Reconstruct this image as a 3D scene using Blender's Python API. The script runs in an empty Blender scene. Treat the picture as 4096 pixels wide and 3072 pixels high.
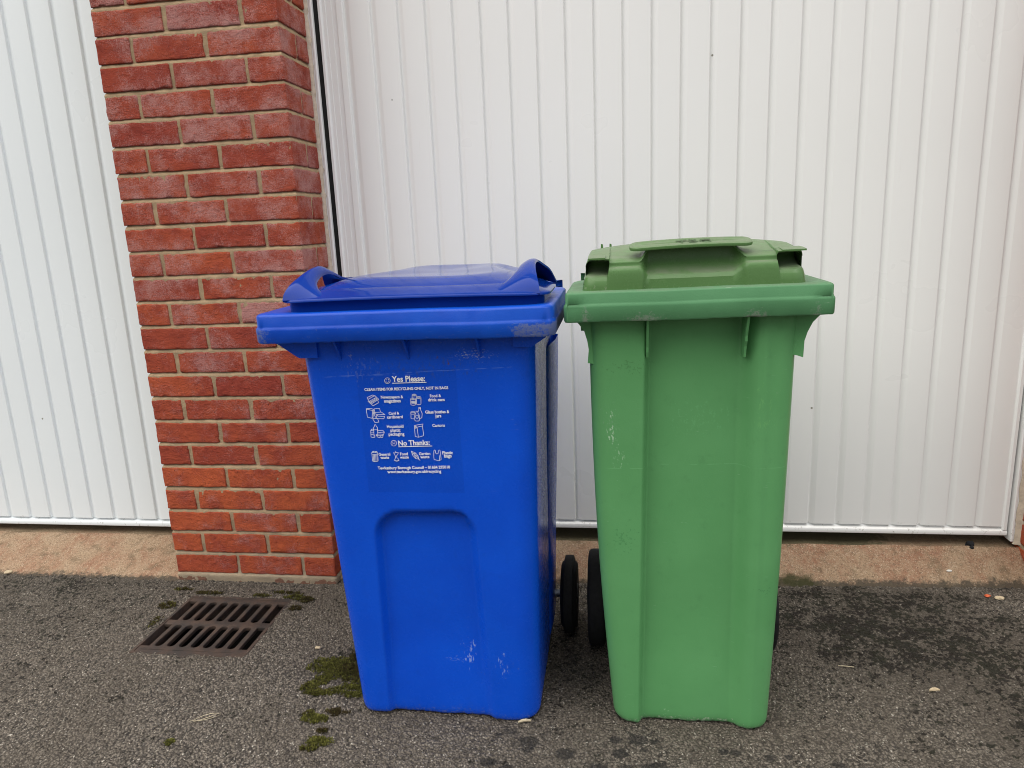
import bpy, bmesh, math, random
import numpy as np
from mathutils import Matrix, Vector, noise as mnoise
random.seed(7)
rng = np.random.default_rng(7)
SC = bpy.context.scene
COL = SC.collection
GZ = -0.03                                  # level of the tarmac

# ------------------------------------------------------------------ helpers
def root_offset(o):
    v = Vector((0, 0, 0))
    while o is not None:
        v += o.location
        o = o.parent
    return v

def link(name, me, parent=None, mats=(), smooth=False):
    o = bpy.data.objects.new(name, me)
    COL.objects.link(o)
    for m in mats:
        me.materials.append(m)
    if parent is not None:
        o.parent = parent
    if smooth:
        for p in me.polygons:
            p.use_smooth = True
    return o

def mesh(name, V, F, mat, parent=None, smooth=False, fix=False, midx=None):
    """V in world coordinates; stored relative to the parent's place."""
    off = root_offset(parent) if parent is not None else Vector((0, 0, 0))
    me = bpy.data.meshes.new(name)
    me.from_pydata([(v[0]-off.x, v[1]-off.y, v[2]-off.z) for v in V], [], F)
    if fix:
        bm = bmesh.new(); bm.from_mesh(me)
        bmesh.ops.remove_doubles(bm, verts=bm.verts, dist=1e-5)
        bmesh.ops.recalc_face_normals(bm, faces=bm.faces)
        bm.to_mesh(me); bm.free()
    mats = mat if isinstance(mat, (list, tuple)) else [mat]
    o = link(name, me, parent, mats, smooth)
    if midx is not None:
        me.polygons.foreach_set('material_index', midx)
    me.update()
    return o

def thing(name, label, cat, loc=(0, 0, 0), group=None):
    o = bpy.data.objects.new(name, None)
    COL.objects.link(o)
    o.location = loc
    o.empty_display_size = .05
    o['label'] = label; o['category'] = cat
    if group: o['group'] = group
    return o

def tag(o, label=None, cat=None, kind=None, group=None):
    if label: o['label'] = label
    if cat: o['category'] = cat
    if kind: o['kind'] = kind
    if group: o['group'] = group
    return o

class MB:
    """collects shapes for one mesh"""
    def __init__(self): self.V = []; self.F = []
    def add(self, V, F):
        n = len(self.V); self.V += [tuple(v) for v in V]; self.F += [tuple(i+n for i in f) for f in F]
    def box(self, x0, x1, y0, y1, z0, z1):
        self.add([(x, y, z) for z in (z0, z1) for y in (y0, y1) for x in (x0, x1)],
                 [(0, 2, 3, 1), (4, 5, 7, 6), (0, 1, 5, 4), (2, 6, 7, 3), (0, 4, 6, 2), (1, 3, 7, 5)])
    def grid(self, rows, close=False):
        n = len(rows[0]); V = [p for r in rows for p in r]; F = []
        for i in range(len(rows)-1):
            for j in range(n if close else n-1):
                k = (j+1) % n
                F.append((i*n+j, i*n+k, (i+1)*n+k, (i+1)*n+j))
        self.add(V, F)
    def ngon(self, pts): self.add(pts, [tuple(range(len(pts)))])
    def tube(self, pts, r, n=8):
        rows = []
        for i, p in enumerate(pts):
            p = Vector(p)
            a = Vector(pts[max(i-1, 0)]); b = Vector(pts[min(i+1, len(pts)-1)])
            d = (b-a).normalized()
            u = d.cross(Vector((0, 0, 1)))
            if u.length < .1: u = d.cross(Vector((1, 0, 0)))
            u.normalize(); w = d.cross(u)
            rr = r[i] if isinstance(r, (list, tuple)) else r
            rows.append([tuple(p + (u*math.cos(t)+w*math.sin(t))*rr) for t in [2*math.pi*k/n for k in range(n)]])
        self.grid(rows, True); self.ngon(rows[0][::-1]); self.ngon(rows[-1])
    def lathe_x(self, cx, cy, cz, prof, n=48):
        rows = []
        for dx, r in prof:
            rows.append([(cx+dx, cy+r*math.cos(2*math.pi*k/n), cz+r*math.sin(2*math.pi*k/n)) for k in range(n)])
        self.grid(rows, True); self.ngon(rows[0]); self.ngon(rows[-1])
    def build(self, name, mat, parent=None, smooth=False, fix=True, auto=None):
        o = mesh(name, self.V, self.F, mat, parent, smooth, fix)
        if auto is not None:
            for p in o.data.polygons: p.use_smooth = True
            bm = bmesh.new(); bm.from_mesh(o.data)
            for e in bm.edges:
                if len(e.link_faces) == 2 and e.calc_face_angle(0) > math.radians(auto): e.smooth = False
            bm.to_mesh(o.data); bm.free()
        return o

def sstep(a, b, x):
    t = min(1, max(0, (x-a)/(b-a)))
    return t*t*(3-2*t)
def lerp(a, b, t): return a+(b-a)*t

# ------------------------------------------------------------------ materials
class NT:
    def __init__(self, name, rough=.5, spec=.5):
        self.m = bpy.data.materials.new(name); self.m.use_nodes = True
        self.t = self.m.node_tree; self.b = self.t.nodes['Principled BSDF']
        self.out = self.t.nodes['Material Output']
        self.b.inputs['Roughness'].default_value = rough
        self.b.inputs['Specular IOR Level'].default_value = spec
        self.co = self.t.nodes.new('ShaderNodeTexCoord').outputs['Object']
    def val(self, s, v):
        if isinstance(v, bpy.types.NodeSocket): self.t.links.new(v, s)
        else: s.default_value = v
    def mapping(self, scale=(1, 1, 1), rot=(0, 0, 0), loc=(0, 0, 0), co=None):
        n = self.t.nodes.new('ShaderNodeMapping')
        n.inputs['Scale'].default_value = scale; n.inputs['Rotation'].default_value = rot; n.inputs['Location'].default_value = loc
        self.t.links.new(co or self.co, n.inputs[0]); return n.outputs[0]
    def noise(self, scale, detail=4, rough=.55, co=None, dist=0):
        n = self.t.nodes.new('ShaderNodeTexNoise')
        self.t.links.new(co or self.co, n.inputs['Vector'])
        n.inputs['Scale'].default_value = scale; n.inputs['Detail'].default_value = detail
        n.inputs['Roughness'].default_value = rough; n.inputs['Distortion'].default_value = dist
        return n.outputs['Fac']
    def voronoi(self, scale, feature='F1', co=None, rand=1, out='Distance'):
        n = self.t.nodes.new('ShaderNodeTexVoronoi'); n.feature = feature
        self.t.links.new(co or self.co, n.inputs['Vector'])
        n.inputs['Scale'].default_value = scale; n.inputs['Randomness'].default_value = rand
        return n.outputs[out]
    def attr(self, name, out='Fac'):
        n = self.t.nodes.new('ShaderNodeAttribute'); n.attribute_name = name
        return n.outputs[out]
    def ramp(self, v, a, b, c=0., d=1.):
        n = self.t.nodes.new('ShaderNodeMapRange'); n.interpolation_type = 'SMOOTHSTEP'
        self.val(n.inputs['Value'], v)
        for k, x in zip(('From Min', 'From Max', 'To Min', 'To Max'), (a, b, c, d)): n.inputs[k].default_value = x
        return n.outputs[0]
    def math(self, op, a, b=0.):
        n = self.t.nodes.new('ShaderNodeMath'); n.operation = op
        self.val(n.inputs[0], a); self.val(n.inputs[1], b); return n.outputs[0]
    def mix(self, f, a, b, mode='MIX'):
        n = self.t.nodes.new('ShaderNodeMix'); n.data_type = 'RGBA'; n.blend_type = mode
        self.val(n.inputs[0], f)
        for s, v in ((n.inputs[6], a), (n.inputs[7], b)):
            self.val(s, v if isinstance(v, bpy.types.NodeSocket) else (*v, 1.))
        return n.outputs[2]
    def sep(self, co=None):
        n = self.t.nodes.new('ShaderNodeSeparateXYZ'); self.t.links.new(co or self.co, n.inputs[0]); return n.outputs
    def bump(self, h, dist, strength=1., nrm=None):
        n = self.t.nodes.new('ShaderNodeBump'); n.inputs['Distance'].default_value = dist; n.inputs['Strength'].default_value = strength
        self.val(n.inputs['Height'], h)
        if nrm is not None: self.t.links.new(nrm, n.inputs['Normal'])
        return n.outputs[0]
    def set(self, color=None, rough=None, normal=None, **kw):
        if color is not None:
            self.val(self.b.inputs['Base Color'], color if isinstance(color, bpy.types.NodeSocket) else (*color, 1.))
        if rough is not None: self.val(self.b.inputs['Roughness'], rough)
        if normal is not None: self.t.links.new(normal, self.b.inputs['Normal'])
        for k, v in kw.items(): self.val(self.b.inputs[k.replace('_', ' ')], v)
        return self.m

# tarmac: stones bound in bitumen, with dark lichen stains carried by a painted mask
def mat_tarmac():
    n = NT('tarmac', .88, .3)
    co3 = n.mapping((1, 1, .35))
    wob = n.t.nodes.new('ShaderNodeVectorMath'); wob.operation = 'ADD'
    nz = n.t.nodes.new('ShaderNodeTexNoise'); nz.inputs['Scale'].default_value = 160; n.t.links.new(co3, nz.inputs['Vector'])
    sc = n.t.nodes.new('ShaderNodeVectorMath'); sc.operation = 'SCALE'; sc.inputs['Scale'].default_value = .004
    n.t.links.new(nz.outputs['Color'], sc.inputs[0]); n.t.links.new(co3, wob.inputs[0]); n.t.links.new(sc.outputs[0], wob.inputs[1])
    c = wob.outputs[0]
    d1 = n.voronoi(165, co=c); d2 = n.voronoi(340, co=c)
    col1 = n.voronoi(165, co=c, out='Color'); s1 = n.sep(col1)
    col2 = n.voronoi(340, co=c, out='Color'); s2 = n.sep(col2)
    big = n.noise(3.2, 5, .6); mid = n.noise(22, 5, .65)
    base = n.mix(n.ramp(s1[0], .0, 1.), (.080, .067, .053), (.190, .163, .132))
    base = n.mix(n.ramp(s2[1], .3, 1., 0, .55), base, (.26, .225, .183))
    base = n.mix(n.ramp(s2[2], .965, .98), base, (.50, .46, .39))        # pale chips
    base = n.mix(n.ramp(s1[1], .90, .95, 0, .8), base, (.030, .027, .024))  # dark stones
    base = n.mix(n.ramp(d1, .42, .72, 0, .72), base, (.014, .012, .010))    # bitumen between the stones
    base = n.mix(n.ramp(big, .40, .62, 0, .38), base, (.090, .074, .056))
    grime_dark = n.attr('grime_dark')
    clump = n.noise(72, 5, .68); fine = n.noise(95, 3, .6)
    gm = n.math('ADD', n.math('MULTIPLY', grime_dark, .24), n.math('MULTIPLY', clump, 1.3))
    gm = n.math('ADD', gm, n.math('MULTIPLY', n.math('SUBTRACT', fine, .5), .55))
    gm = n.math('ADD', gm, n.math('MULTIPLY', n.math('SUBTRACT', n.noise(19, 4, .6), .5), .75))
    base = n.mix(n.ramp(grime_dark, .15, .75, 0, .40), base, (.055, .045, .034))
    base = n.mix(n.ramp(gm, .83, .92, 0, .92), base, n.mix(n.ramp(mid, .4, .6), (.010, .0070, .0045), (.013, .013, .006)))
    g2 = n.attr('damp_dark')
    base = n.mix(n.math('MULTIPLY', n.ramp(n.math('ADD', g2, n.math('MULTIPLY', n.noise(60, 3), .35)), .45, .75), .72), base, (.013, .0125, .0125))
    h = n.math('SUBTRACT', 1., d1); h = n.math('ADD', n.math('MULTIPLY', n.ramp(d1, .75, .15), 1.), n.math('MULTIPLY', n.ramp(d2, .7, .1), .35))
    h = n.math('ADD', h, n.math('MULTIPLY', n.noise(18, 4), .9))
    nrm = n.bump(h, .0045, 1.)
    n.set(base, n.ramp(s1[2], 0, 1, .72, .95), nrm)
    return n.m

def mat_concrete():
    n = NT('concrete', .92, .2)
    st = n.mapping((1, .6, 1), (0, 0, .5))
    a = n.noise(7, 6, .65); b = n.noise(60, 6, .75, co=st); c = n.noise(220, 3, .7)
    col = n.mix(n.ramp(a, .38, .62), (.315, .225, .145), (.265, .135, .083))
    col = n.mix(n.ramp(b, .35, .65, 0, .75), col, (.36, .26, .17))
    col = n.mix(n.ramp(n.noise(19, 6, .72), .50, .68, 0, .8), col, (.15, .108, .066))
    col = n.mix(n.ramp(c, .52, .68, 0, .8), col, (.13, .085, .055))
    sp = n.sep(n.voronoi(430, out='Color'))
    col = n.mix(n.ramp(sp[0], .88, .97, 0, .6), col, (.48, .38, .28))
    col = n.mix(n.ramp(sp[1], .90, .95, 0, .7), col, (.14, .09, .06))
    e = n.attr('edge')       # lichen at the tarmac joint and moss below the door
    col = n.mix(n.ramp(n.math('ADD', e, n.math('MULTIPLY', n.noise(40, 4, .7), 1.)), .95, 1.2, 0, .85), col, (.045, .041, .032))
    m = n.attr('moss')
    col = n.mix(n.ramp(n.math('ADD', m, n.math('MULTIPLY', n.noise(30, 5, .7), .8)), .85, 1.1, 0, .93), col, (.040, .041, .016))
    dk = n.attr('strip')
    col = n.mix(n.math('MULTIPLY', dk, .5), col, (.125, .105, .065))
    h = n.math('ADD', n.math('MULTIPLY', b, .8), n.math('MULTIPLY', c, .6))
    n.set(col, None, n.bump(h, .006, 1.))
    return n.m

def mat_brick():
    n = NT('brick', .93, .15)
    t = n.attr('tint', 'Color'); s = n.sep(t)      # r hue, g bloom, b seed
    m1 = n.noise(14, 5, .65); m2 = n.noise(90, 5, .7); m3 = n.noise(420, 3, .7)
    red = n.mix(s[0], (.345, .058, .038), (.60, .130, .050))
    red = n.mix(n.ramp(m1, .35, .7, 0, .7), red, (.29, .047, .034))
    red = n.mix(n.ramp(m2, .5, .75, 0, .55), red, (.40, .095, .066))
    # lime bloom (real efflorescence): grainy pale pink patches
    bl = n.math('ADD', n.math('MULTIPLY', s[1], .42), n.math('MULTIPLY', n.noise(13, 3, .6), 1.25))
    gr = n.noise(330, 4, .8)
    bl = n.math('ADD', bl, n.math('MULTIPLY', n.math('SUBTRACT', gr, .5), 1.5))
    bl = n.math('ADD', bl, n.math('MULTIPLY', n.math('SUBTRACT', n.noise(75, 4, .7), .5), .5))
    red = n.mix(n.ramp(bl, .66, 1.22, 0, .80), red, (.56, .30, .275))
    red = n.mix(n.ramp(m3, .62, .72, 0, .35), red, (.56, .30, .26))
    red = n.mix(n.ramp(s[2], 1.2, 1.8, 0, .85), red, n.mix(m1, (.22, .16, .115), (.15, .085, .062)))
    red = n.mix(n.ramp(n.noise(260, 2), .64, .72, 0, .8), red, (.075, .025, .02))
    cr = n.noise(70, 6, .72, co=n.mapping((1, 1, 1.3), (0, .6, 0)), dist=.7)
    h = n.math('ADD', n.math('MULTIPLY', cr, 1.), n.math('MULTIPLY', m3, .55))
    n.set(red, None, n.bump(h, .010, 1.))
    return n.m

def mat_mortar():
    n = NT('mortar', .95, .1)
    a = n.noise(25, 5, .65); b = n.noise(300, 4, .75)
    col = n.mix(n.ramp(a, .35, .65), (.42, .30, .18), (.32, .23, .14))
    col = n.mix(n.ramp(b, .45, .7, 0, .6), col, (.46, .36, .235))
    z = n.sep()[2]
    col = n.mix(n.ramp(z, .25, -.05, 0, .5), col, (.29, .265, .215))
    n.set(col, None, n.bump(n.math('ADD', b, n.noise(90, 4, .7)), .004, .8))
    return n.m

def mat_door(name, col, gr=.6, foot_z=.026):
    n = NT(name, .33, .5)
    a = n.noise(2.2, 4, .6); f = n.noise(900, 2, .6)
    c = n.mix(n.ramp(a, .35, .7, 0, .5), col, tuple(x*.955 for x in col))
    v = n.sep(n.voronoi(16, out='Color')); d = n.voronoi(16)
    spot = n.math('MULTIPLY', n.ramp(v[0], .95, .955), n.ramp(d, .07, .03))
    c = n.mix(n.math('MULTIPLY', spot, .85), c, (.10, .09, .05))
    st = n.noise(60, 5, .7, co=n.mapping((1, 1, .07)))
    c = n.mix(n.math('MULTIPLY', n.ramp(st, .62, .8), .09), c, (.42, .38, .28))
    z = n.sep()[2]
    foot = n.math('MULTIPLY', n.ramp(z, foot_z+.014, foot_z), n.ramp(n.noise(70, 5, .75), .56, .68))
    c = n.mix(n.math('MULTIPLY', foot, gr), c, (.22, .20, .15))
    n.set(c, n.ramp(a, .3, .7, .26, .40))
    return n.m

def mat_plastic(name, base, faded, rough, scuff=(.6, .6, .6), scuff_amt=.5, dust=None, dust_amt=0., wave=0., spots=(), lines=(), panel=None):
    n = NT(name, rough, .22 if rough > .15 else .14)
    a = n.noise(5, 5, .6); b = n.noise(30, 5, .7)
    col = n.mix(n.ramp(a, .3, .75), base, faded)
    col = n.mix(n.ramp(b, .55, .8, 0, .25), col, tuple(x*.6 for x in base))
    wear = n.attr('wear')
    # scratches: thin streaks in three directions, gathered in patches
    tot = None
    for k, (rot, th) in enumerate((((.0, .5, .2), .70), ((.1, -.7, .4), .71), ((.2, 1.2, .1), .715))):
        s = n.noise(38+9*k, 2, .5, co=n.mapping((1, 1, 16), rot, (k*3.1, k, k)))
        s = n.ramp(s, th, th+.04)
        m = n.ramp(n.math('ADD', n.noise(7+k, 3, .6, co=n.mapping(loc=(k*7., 2, 1))), n.math('MULTIPLY', wear, .35)), .60, .76)
        s = n.math('MULTIPLY', s, m)
        tot = s if tot is None else n.math('MAXIMUM', tot, s)
    col = n.mix(n.math('MULTIPLY', tot, scuff_amt), col, scuff)
    sc = n.ramp(n.math('ADD', wear, n.math('MULTIPLY', n.math('SUBTRACT', n.noise(150, 4, .8), .5), 2.2)), .42, .95)
    col = n.mix(n.math('MULTIPLY', sc, .75), col, tuple(x*.55 for x in scuff))
    xyz = n.sep()
    for cx, cz, rx, rz, scol, amt, stretch in spots:      # scuffs and stains with a place of their own
        u = n.math('DIVIDE', n.math('SUBTRACT', xyz[0], cx), rx); v = n.math('DIVIDE', n.math('SUBTRACT', xyz[2], cz), rz)
        dd = n.math('ADD', n.math('MULTIPLY', u, u), n.math('MULTIPLY', v, v))
        nn = n.noise(170, 3, .7, co=n.mapping((1, 1, stretch), (0, .25, 0), (cx, 0, cz)))
        mm = n.ramp(n.math('SUBTRACT', nn, n.math('MULTIPLY', dd, .10)), .53, .60)
        col = n.mix(n.math('MULTIPLY', mm, amt), col, scol)
    if panel:                                             # edge of the printed film
        x0, x1, z0, z1 = panel
        mm = None
        for a, lo, hi in ((xyz[0], x0, x0+.002), (xyz[0], x1, x1-.002), (xyz[2], z0, z0+.002), (xyz[2], z1, z1-.002)):
            r_ = n.ramp(a, lo, hi); mm = r_ if mm is None else n.math('MULTIPLY', mm, r_)
        col = n.mix(n.math('MULTIPLY', mm, .16), col, tuple(x*.35 for x in base))
    for z0, tilt, x0, x1, lcol, amt in lines:
        dz = n.math('ABSOLUTE', n.math('SUBTRACT', xyz[2], n.math('ADD', z0, n.math('ADD', n.math('MULTIPLY', xyz[0], tilt), n.math('MULTIPLY', n.noise(9, 2), .004)))))
        mm = n.math('MULTIPLY', n.ramp(dz, .0012, .0003), n.ramp(n.noise(45, 3, .6), .40, .55))
        mm = n.math('MULTIPLY', mm, n.math('MULTIPLY', n.ramp(xyz[0], x0, x0+.02), n.ramp(xyz[0], x1, x1-.02)))
        col = n.mix(n.math('MULTIPLY', mm, amt), col, lcol)
    if dust:
        up = n.t.nodes.new('ShaderNodeNewGeometry').outputs['Normal']
        z = n.sep(up)[2]
        dm = n.math('MULTIPLY', n.ramp(z, .45, .95), n.ramp(n.noise(24, 6, .75), .25, .6))
        col = n.mix(n.math('MULTIPLY', dm, dust_amt), col, dust)
        r = n.math('ADD', n.math('MULTIPLY', dm, .25), rough)
    else: r = rough
    r = n.math('ADD', r, n.math('MULTIPLY', n.ramp(b, .4, .8), .12 if rough > .15 else .04))
    r = n.math('ADD', r, n.math('MULTIPLY', sc, .3))
    h = n.math('MULTIPLY', n.noise(9, 3, .5), 1.)
    nrm = n.bump(n.noise(350, 3, .6), .0006, .35 if rough > .15 else .06)
    if wave: nrm = n.bump(n.noise(13, 2, .45), wave, 1., nrm)
    n.set(col, r, nrm)
    return n.m

def mat_simple(name, col, rough=.6, spec=.4, var=.3, scale=40, bumpd=.001, metallic=0.):
    n = NT(name, rough, spec)
    a = n.noise(scale, 5, .7)
    c = n.mix(n.ramp(a, .35, .7), col, tuple(x*(1-var) for x in col))
    n.set(c, None, n.bump(a, bumpd, .6), Metallic=metallic)
    return n.m

def mat_iron():
    n = NT('cast_iron', .75, .4)
    a = n.noise(16, 6, .7); b = n.noise(110, 5, .75)
    c = n.mix(n.ramp(a, .38, .62), (.030, .0235, .020), (.062, .039, .028))
    c = n.mix(n.ramp(b, .5, .72, 0, .7), c, (.022, .018, .016))
    n.set(c, None, n.bump(b, .0025, .8), Metallic=.15)
    return n.m

def mat_moss():
    n = NT('moss', .9, .2)
    t = n.sep(n.attr('tint', 'Color'))
    c = n.mix(t[0], (.036, .037, .009), (.165, .162, .034))
    c = n.mix(n.ramp(t[1], .5, .9, 0, .9), c, (.035, .023, .010))
    n.set(c)
    n.b.inputs['Subsurface Weight'].default_value = 0
    return n.m

TARMAC = mat_tarmac(); CONC = mat_concrete(); BRICK = mat_brick(); MORTAR = mat_mortar()
DOOR_R = mat_door('white_door_paint', (.79, .79, .775)); DOOR_L = mat_door('white_door_paint_cool', (.765, .81, .825))
TRIM = mat_door('white_trim', (.80, .80, .79)); SEAL = mat_simple('sealant', (.56, .47, .37), .6, .4, .25, 60, .003)
RUBBER = mat_simple('black_rubber', (.006, .006, .006), .7, .3, .3)
BLUE = mat_plastic('blue_plastic', (.0026, .066, .55), (.0032, .078, .60), .25, (.34, .42, .66), .38,
    spots=((.046, .861, .012, .004, (.10, .05, .02), .9, 1), (.069, .847, .007, .012, (.12, .06, .02), .8, .6), (.062, .165, .020, .045, (.35, .45, .75), .55, .3), (.035, .150, .03, .010, (.25, .35, .68), .35, 2), (.142, .150, .018, .035, (.3, .4, .72), .45, .3), (-.11, .835, .06, .03, (.10, .17, .55), .4, .5), (.02, .845, .14, .035, (.03, .07, .30), .5, .6), (.12, .865, .05, .015, (.45, .5, .65), .5, 2), (-.135, .865, .006, .02, (.35, .35, .38), .5, 1), (0., .008, .25, .012, (.12, .15, .30), .40, 1)),
    panel=(-.127, .083, .568, .838), lines=((.829, .045, -.2, .21, (.10, .20, .62), .55), (.8245, .01, -.17, .0, (.10, .18, .60), .4)))
BLUE_RIM = mat_plastic('blue_plastic_rim', (.0020, .046, .37), (.0045, .068, .43), .30, (.22, .27, .45), .75, wave=.003)
BLUE_LID = mat_plastic('blue_plastic_lid', (.0018, .024, .20), (.0024, .030, .235), .07, (.25, .3, .5), .35)
GREEN = mat_plastic('green_plastic', (.096, .290, .107), (.110, .316, .122), .30, (.45, .62, .48), .38,
    spots=((-.163, .70, .014, .045, (.45, .62, .45), .65, .4), (-.150, .64, .02, .03, (.35, .55, .35), .5, .5), (.01, .72, .07, .04, (.13, .36, .15), .5, .6), (.13, .74, .02, .06, (.14, .37, .13), .5, .4), (-.14, .46, .03, .05, (.04, .17, .06), .45, 1), (.15, .35, .02, .02, (.03, .12, .05), .5, 2), (.0, .010, .2, .010, (.40, .50, .36), .7, 1), (-.05, .03, .012, .012, (.35, .55, .35), .5, 1), (-.13, .83, .05, .02, (.05, .15, .05), .5, 1)),
    lines=((.618, .01, -.18, .19, (.16, .40, .18), .45),))
GREEN_RIM = mat_plastic('green_plastic_rim', (.066, .190, .084), (.084, .228, .104), .36, (.40, .47, .38), .6, dust=(.13, .17, .115), dust_amt=.6)
GREEN_LID = mat_plastic('green_plastic_lid', (.074, .160, .052), (.088, .180, .062), .25, (.42, .48, .33), .4, dust=(.155, .185, .125), dust_amt=.75)
INK = mat_simple('white_print', (.80, .82, .86), .5, .4, .12, 200, .0001)
TYRE = mat_simple('tyre_rubber', (.008, .008, .0085), .8, .3, .6, 70, .002)
HUB = mat_simple('black_plastic', (.014, .014, .015), .5, .4, .3)
STEEL = mat_simple('axle_steel', (.16, .18, .22), .4, .5, .4, 60, .0005, .7)
IRON = mat_iron(); PIT = mat_simple('pit_dark', (.010, .009, .008), .9, .1)  # near-black pit: the darkness of the hole is put into its colour
MOSS = mat_moss()
DARK = mat_simple('interior_dark', (.12, .11, .10), .9, .1)  # dark grey for the added box behind the doors

# ------------------------------------------------------------------ ground
def fbm(x, y, seed=0, octv=4):
    """value noise on arrays"""
    r = np.random.default_rng(seed).random((256, 256)); out = np.zeros_like(x); amp = .5; tot = 0
    for o in range(octv):
        f = 2**o; X = x*f+o*17.3; Y = y*f+o*9.1
        i = np.floor(X).astype(int); j = np.floor(Y).astype(int); u = X-i; v = Y-j
        u = u*u*(3-2*u); v = v*v*(3-2*v); i0 = i % 256; i1 = (i+1) % 256; j0 = j % 256; j1 = (j+1) % 256
        out += amp*((r[i0, j0]*(1-u)+r[i1, j0]*u)*(1-v)+(r[i0, j1]*(1-u)+r[i1, j1]*u)*v); tot += amp; amp *= .55
    return out/tot

def cells(x, y, size, seed):
    """distance to the nearest jittered seed, in cell units, and that seed's random value"""
    R = np.random.default_rng(seed).random((3, 512, 512))
    X = x/size; Y = y/size; i = np.floor(X).astype(int); j = np.floor(Y).astype(int)
    best = np.full(x.shape, 9.); val = np.zeros_like(x)
    for di in (-1, 0, 1):
        for dj in (-1, 0, 1):
            a = (i+di) % 512; b = (j+dj) % 512
            d = np.hypot(i+di+R[0, a, b]-X, j+dj+R[1, a, b]-Y)
            m = d < best; best[m] = d[m]; val[m] = R[2, a, b][m]
    return best, val

DX0, DX1, DY0, DY1 = -.441, -.110, -.403, -.101          # hole for the drain
def blob(x, y, cx, cy, rx, ry, p=2.):
    return np.exp(-(((x-cx)/rx)**2+((y-cy)/ry)**2)**(p/2))

def build_ground():
    st = .0032
    xs = np.arange(-1.62, 2.62, st); ys = np.arange(-1.10, .135, st)
    nx, ny = len(xs), len(ys)
    X, Y = np.meshgrid(xs, ys); X = X.ravel(); Y = Y.ravel()
    d1, v1 = cells(X, Y, .0066, 3); d2, v2 = cells(X, Y, .0033, 5)
    z = .0036*(1-np.clip(d1/.75, 0, 1)**2)*(.4+.9*v1) + .0010*(1-np.clip(d2, 0, 1)) + .004*(fbm(X*4, Y*4, 11)-.5) + .0035*(fbm(X*20, Y*20, 12)-.5)
    edge = np.minimum.reduce([X-xs[0], xs[-1]-X, Y-ys[0]]); z *= np.clip(edge/.06, 0, 1); z -= .0026
    # tarmac spills a little over the concrete
    z += .006*np.clip((Y+.04)/.05, 0, 1)*fbm(X*30, Y*30, 14)
    V = np.stack([X, Y, GZ+z], 1).astype(np.float32)
    i = np.arange(nx-1); j = np.arange(ny-1); I, J = np.meshgrid(i, j); I = I.ravel(); J = J.ravel()
    q = np.stack([J*nx+I, J*nx+I+1, (J+1)*nx+I+1, (J+1)*nx+I], 1)
    cx = (xs[I]+xs[I+1])/2; cy = (ys[J]+ys[J+1])/2
    keep = ~((cx > DX0) & (cx < DX1) & (cy > DY0) & (cy < DY1))
    q = q[keep]
    # outer sheet out to the distance, joined round the fine part
    B = [-60, xs[0], xs[-1], 60]; Cc = [-60, ys[0]]
    ov = []; of = []
    def quad(x0, x1, y0, y1):
        n = len(V)+len(ov); ov.extend([(x0, y0, GZ-.0022), (x1, y0, GZ-.0022), (x1, y1, GZ-.0022), (x0, y1, GZ-.0022)]); of.append((n, n+1, n+2, n+3))
    quad(-60, 60, -60, ys[0]+1e-4); quad(-60, xs[0]+1e-4, ys[0], .12); quad(xs[-1]-1e-4, 60, ys[0], .12)
    VV = np.concatenate([V, np.array(ov, np.float32)]); Q = np.concatenate([q, np.array(of)])
    me = bpy.data.meshes.new('ground')
    me.vertices.add(len(VV)); me.vertices.foreach_set('co', VV.ravel())
    me.loops.add(len(Q)*4); me.loops.foreach_set('vertex_index', Q.ravel().astype(np.int32))
    me.polygons.add(len(Q)); me.polygons.foreach_set('loop_start', (np.arange(len(Q))*4).astype(np.int32))
    me.update(calc_edges=True)
    me.polygons.foreach_set('use_smooth', np.ones(len(Q), bool))
    # stains: lichen spreading on the right, spots on the left, damp marks at the front; also broad darker areas
    g = np.zeros(len(VV)); x = VV[:, 0]; y = VV[:, 1]
    g += .85*blob(x, y, 1.58, -.05, .36, .15, 3) + .75*blob(x, y, 1.55, -.24, .22, .14) + .95*blob(x, y, 2.02, -.42, .30, .20) + .7*blob(x, y, 1.86, -.56, .22, .12) + .6*blob(x, y, 1.78, -.27, .2, .1) + .40*blob(x, y, 2.0, -.13, .35, .10)
    g += .42*blob(x, y, .05, -.10, .20, .07) + .5*blob(x, y, .22, -.42, .10, .16) + .36*blob(x, y, .25, -.30, .1, .1) + .34*blob(x, y, .8, -.40, .12, .25)
    g += .28*blob(x, y, -.95, -.42, .35, .22) + .22*blob(x, y, -.3, -.55, .3, .08) + .25*blob(x, y, -.75, -.7, .3, .15) + .3*blob(x, y, -.6, -.04, .6, .05)
    g += .5*np.exp(-np.abs(y-.03)/.02)
    g += .42*blob(x, y, -.95, -.12, .75, .24, 3)+.25*blob(x, y, .95, -.25, .5, .3, 3)  # broad darker tone at the back left and around the bins
    dmp = np.zeros(len(VV))
    rr = np.random.default_rng(5)
    for _ in range(26):
        a = rr.uniform(.62, 1.35); b = rr.uniform(-.80, -.63); s = rr.uniform(.008, .022)
        dmp = np.maximum(dmp, rr.uniform(.45, .75)*blob(x, y, a, b, s*1.3, s, 3))
    for a, b, s in ((.70, -.66, .022), (.78, -.69, .02), (.74, -.755, .02), (.66, -.745, .018), (.85, -.735, .028), (.97, -.72, .03), (1.02, -.745, .03), (.90, -.77, .022), (1.10, -.74, .022)):
        dmp = np.maximum(dmp, .7*blob(x, y, a, b, s*1.3, s, 3))
    dmp = np.maximum(dmp, .42*blob(x, y, .80, -.36, .14, .22, 3))  # broad darker patch between the two bins
    for nme, arr in (('grime_dark', g), ('damp_dark', dmp)):
        at = me.attributes.new(nme, 'FLOAT', 'POINT'); at.data.foreach_set('value', np.clip(arr, 0, 1.2).astype(np.float32))
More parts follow.
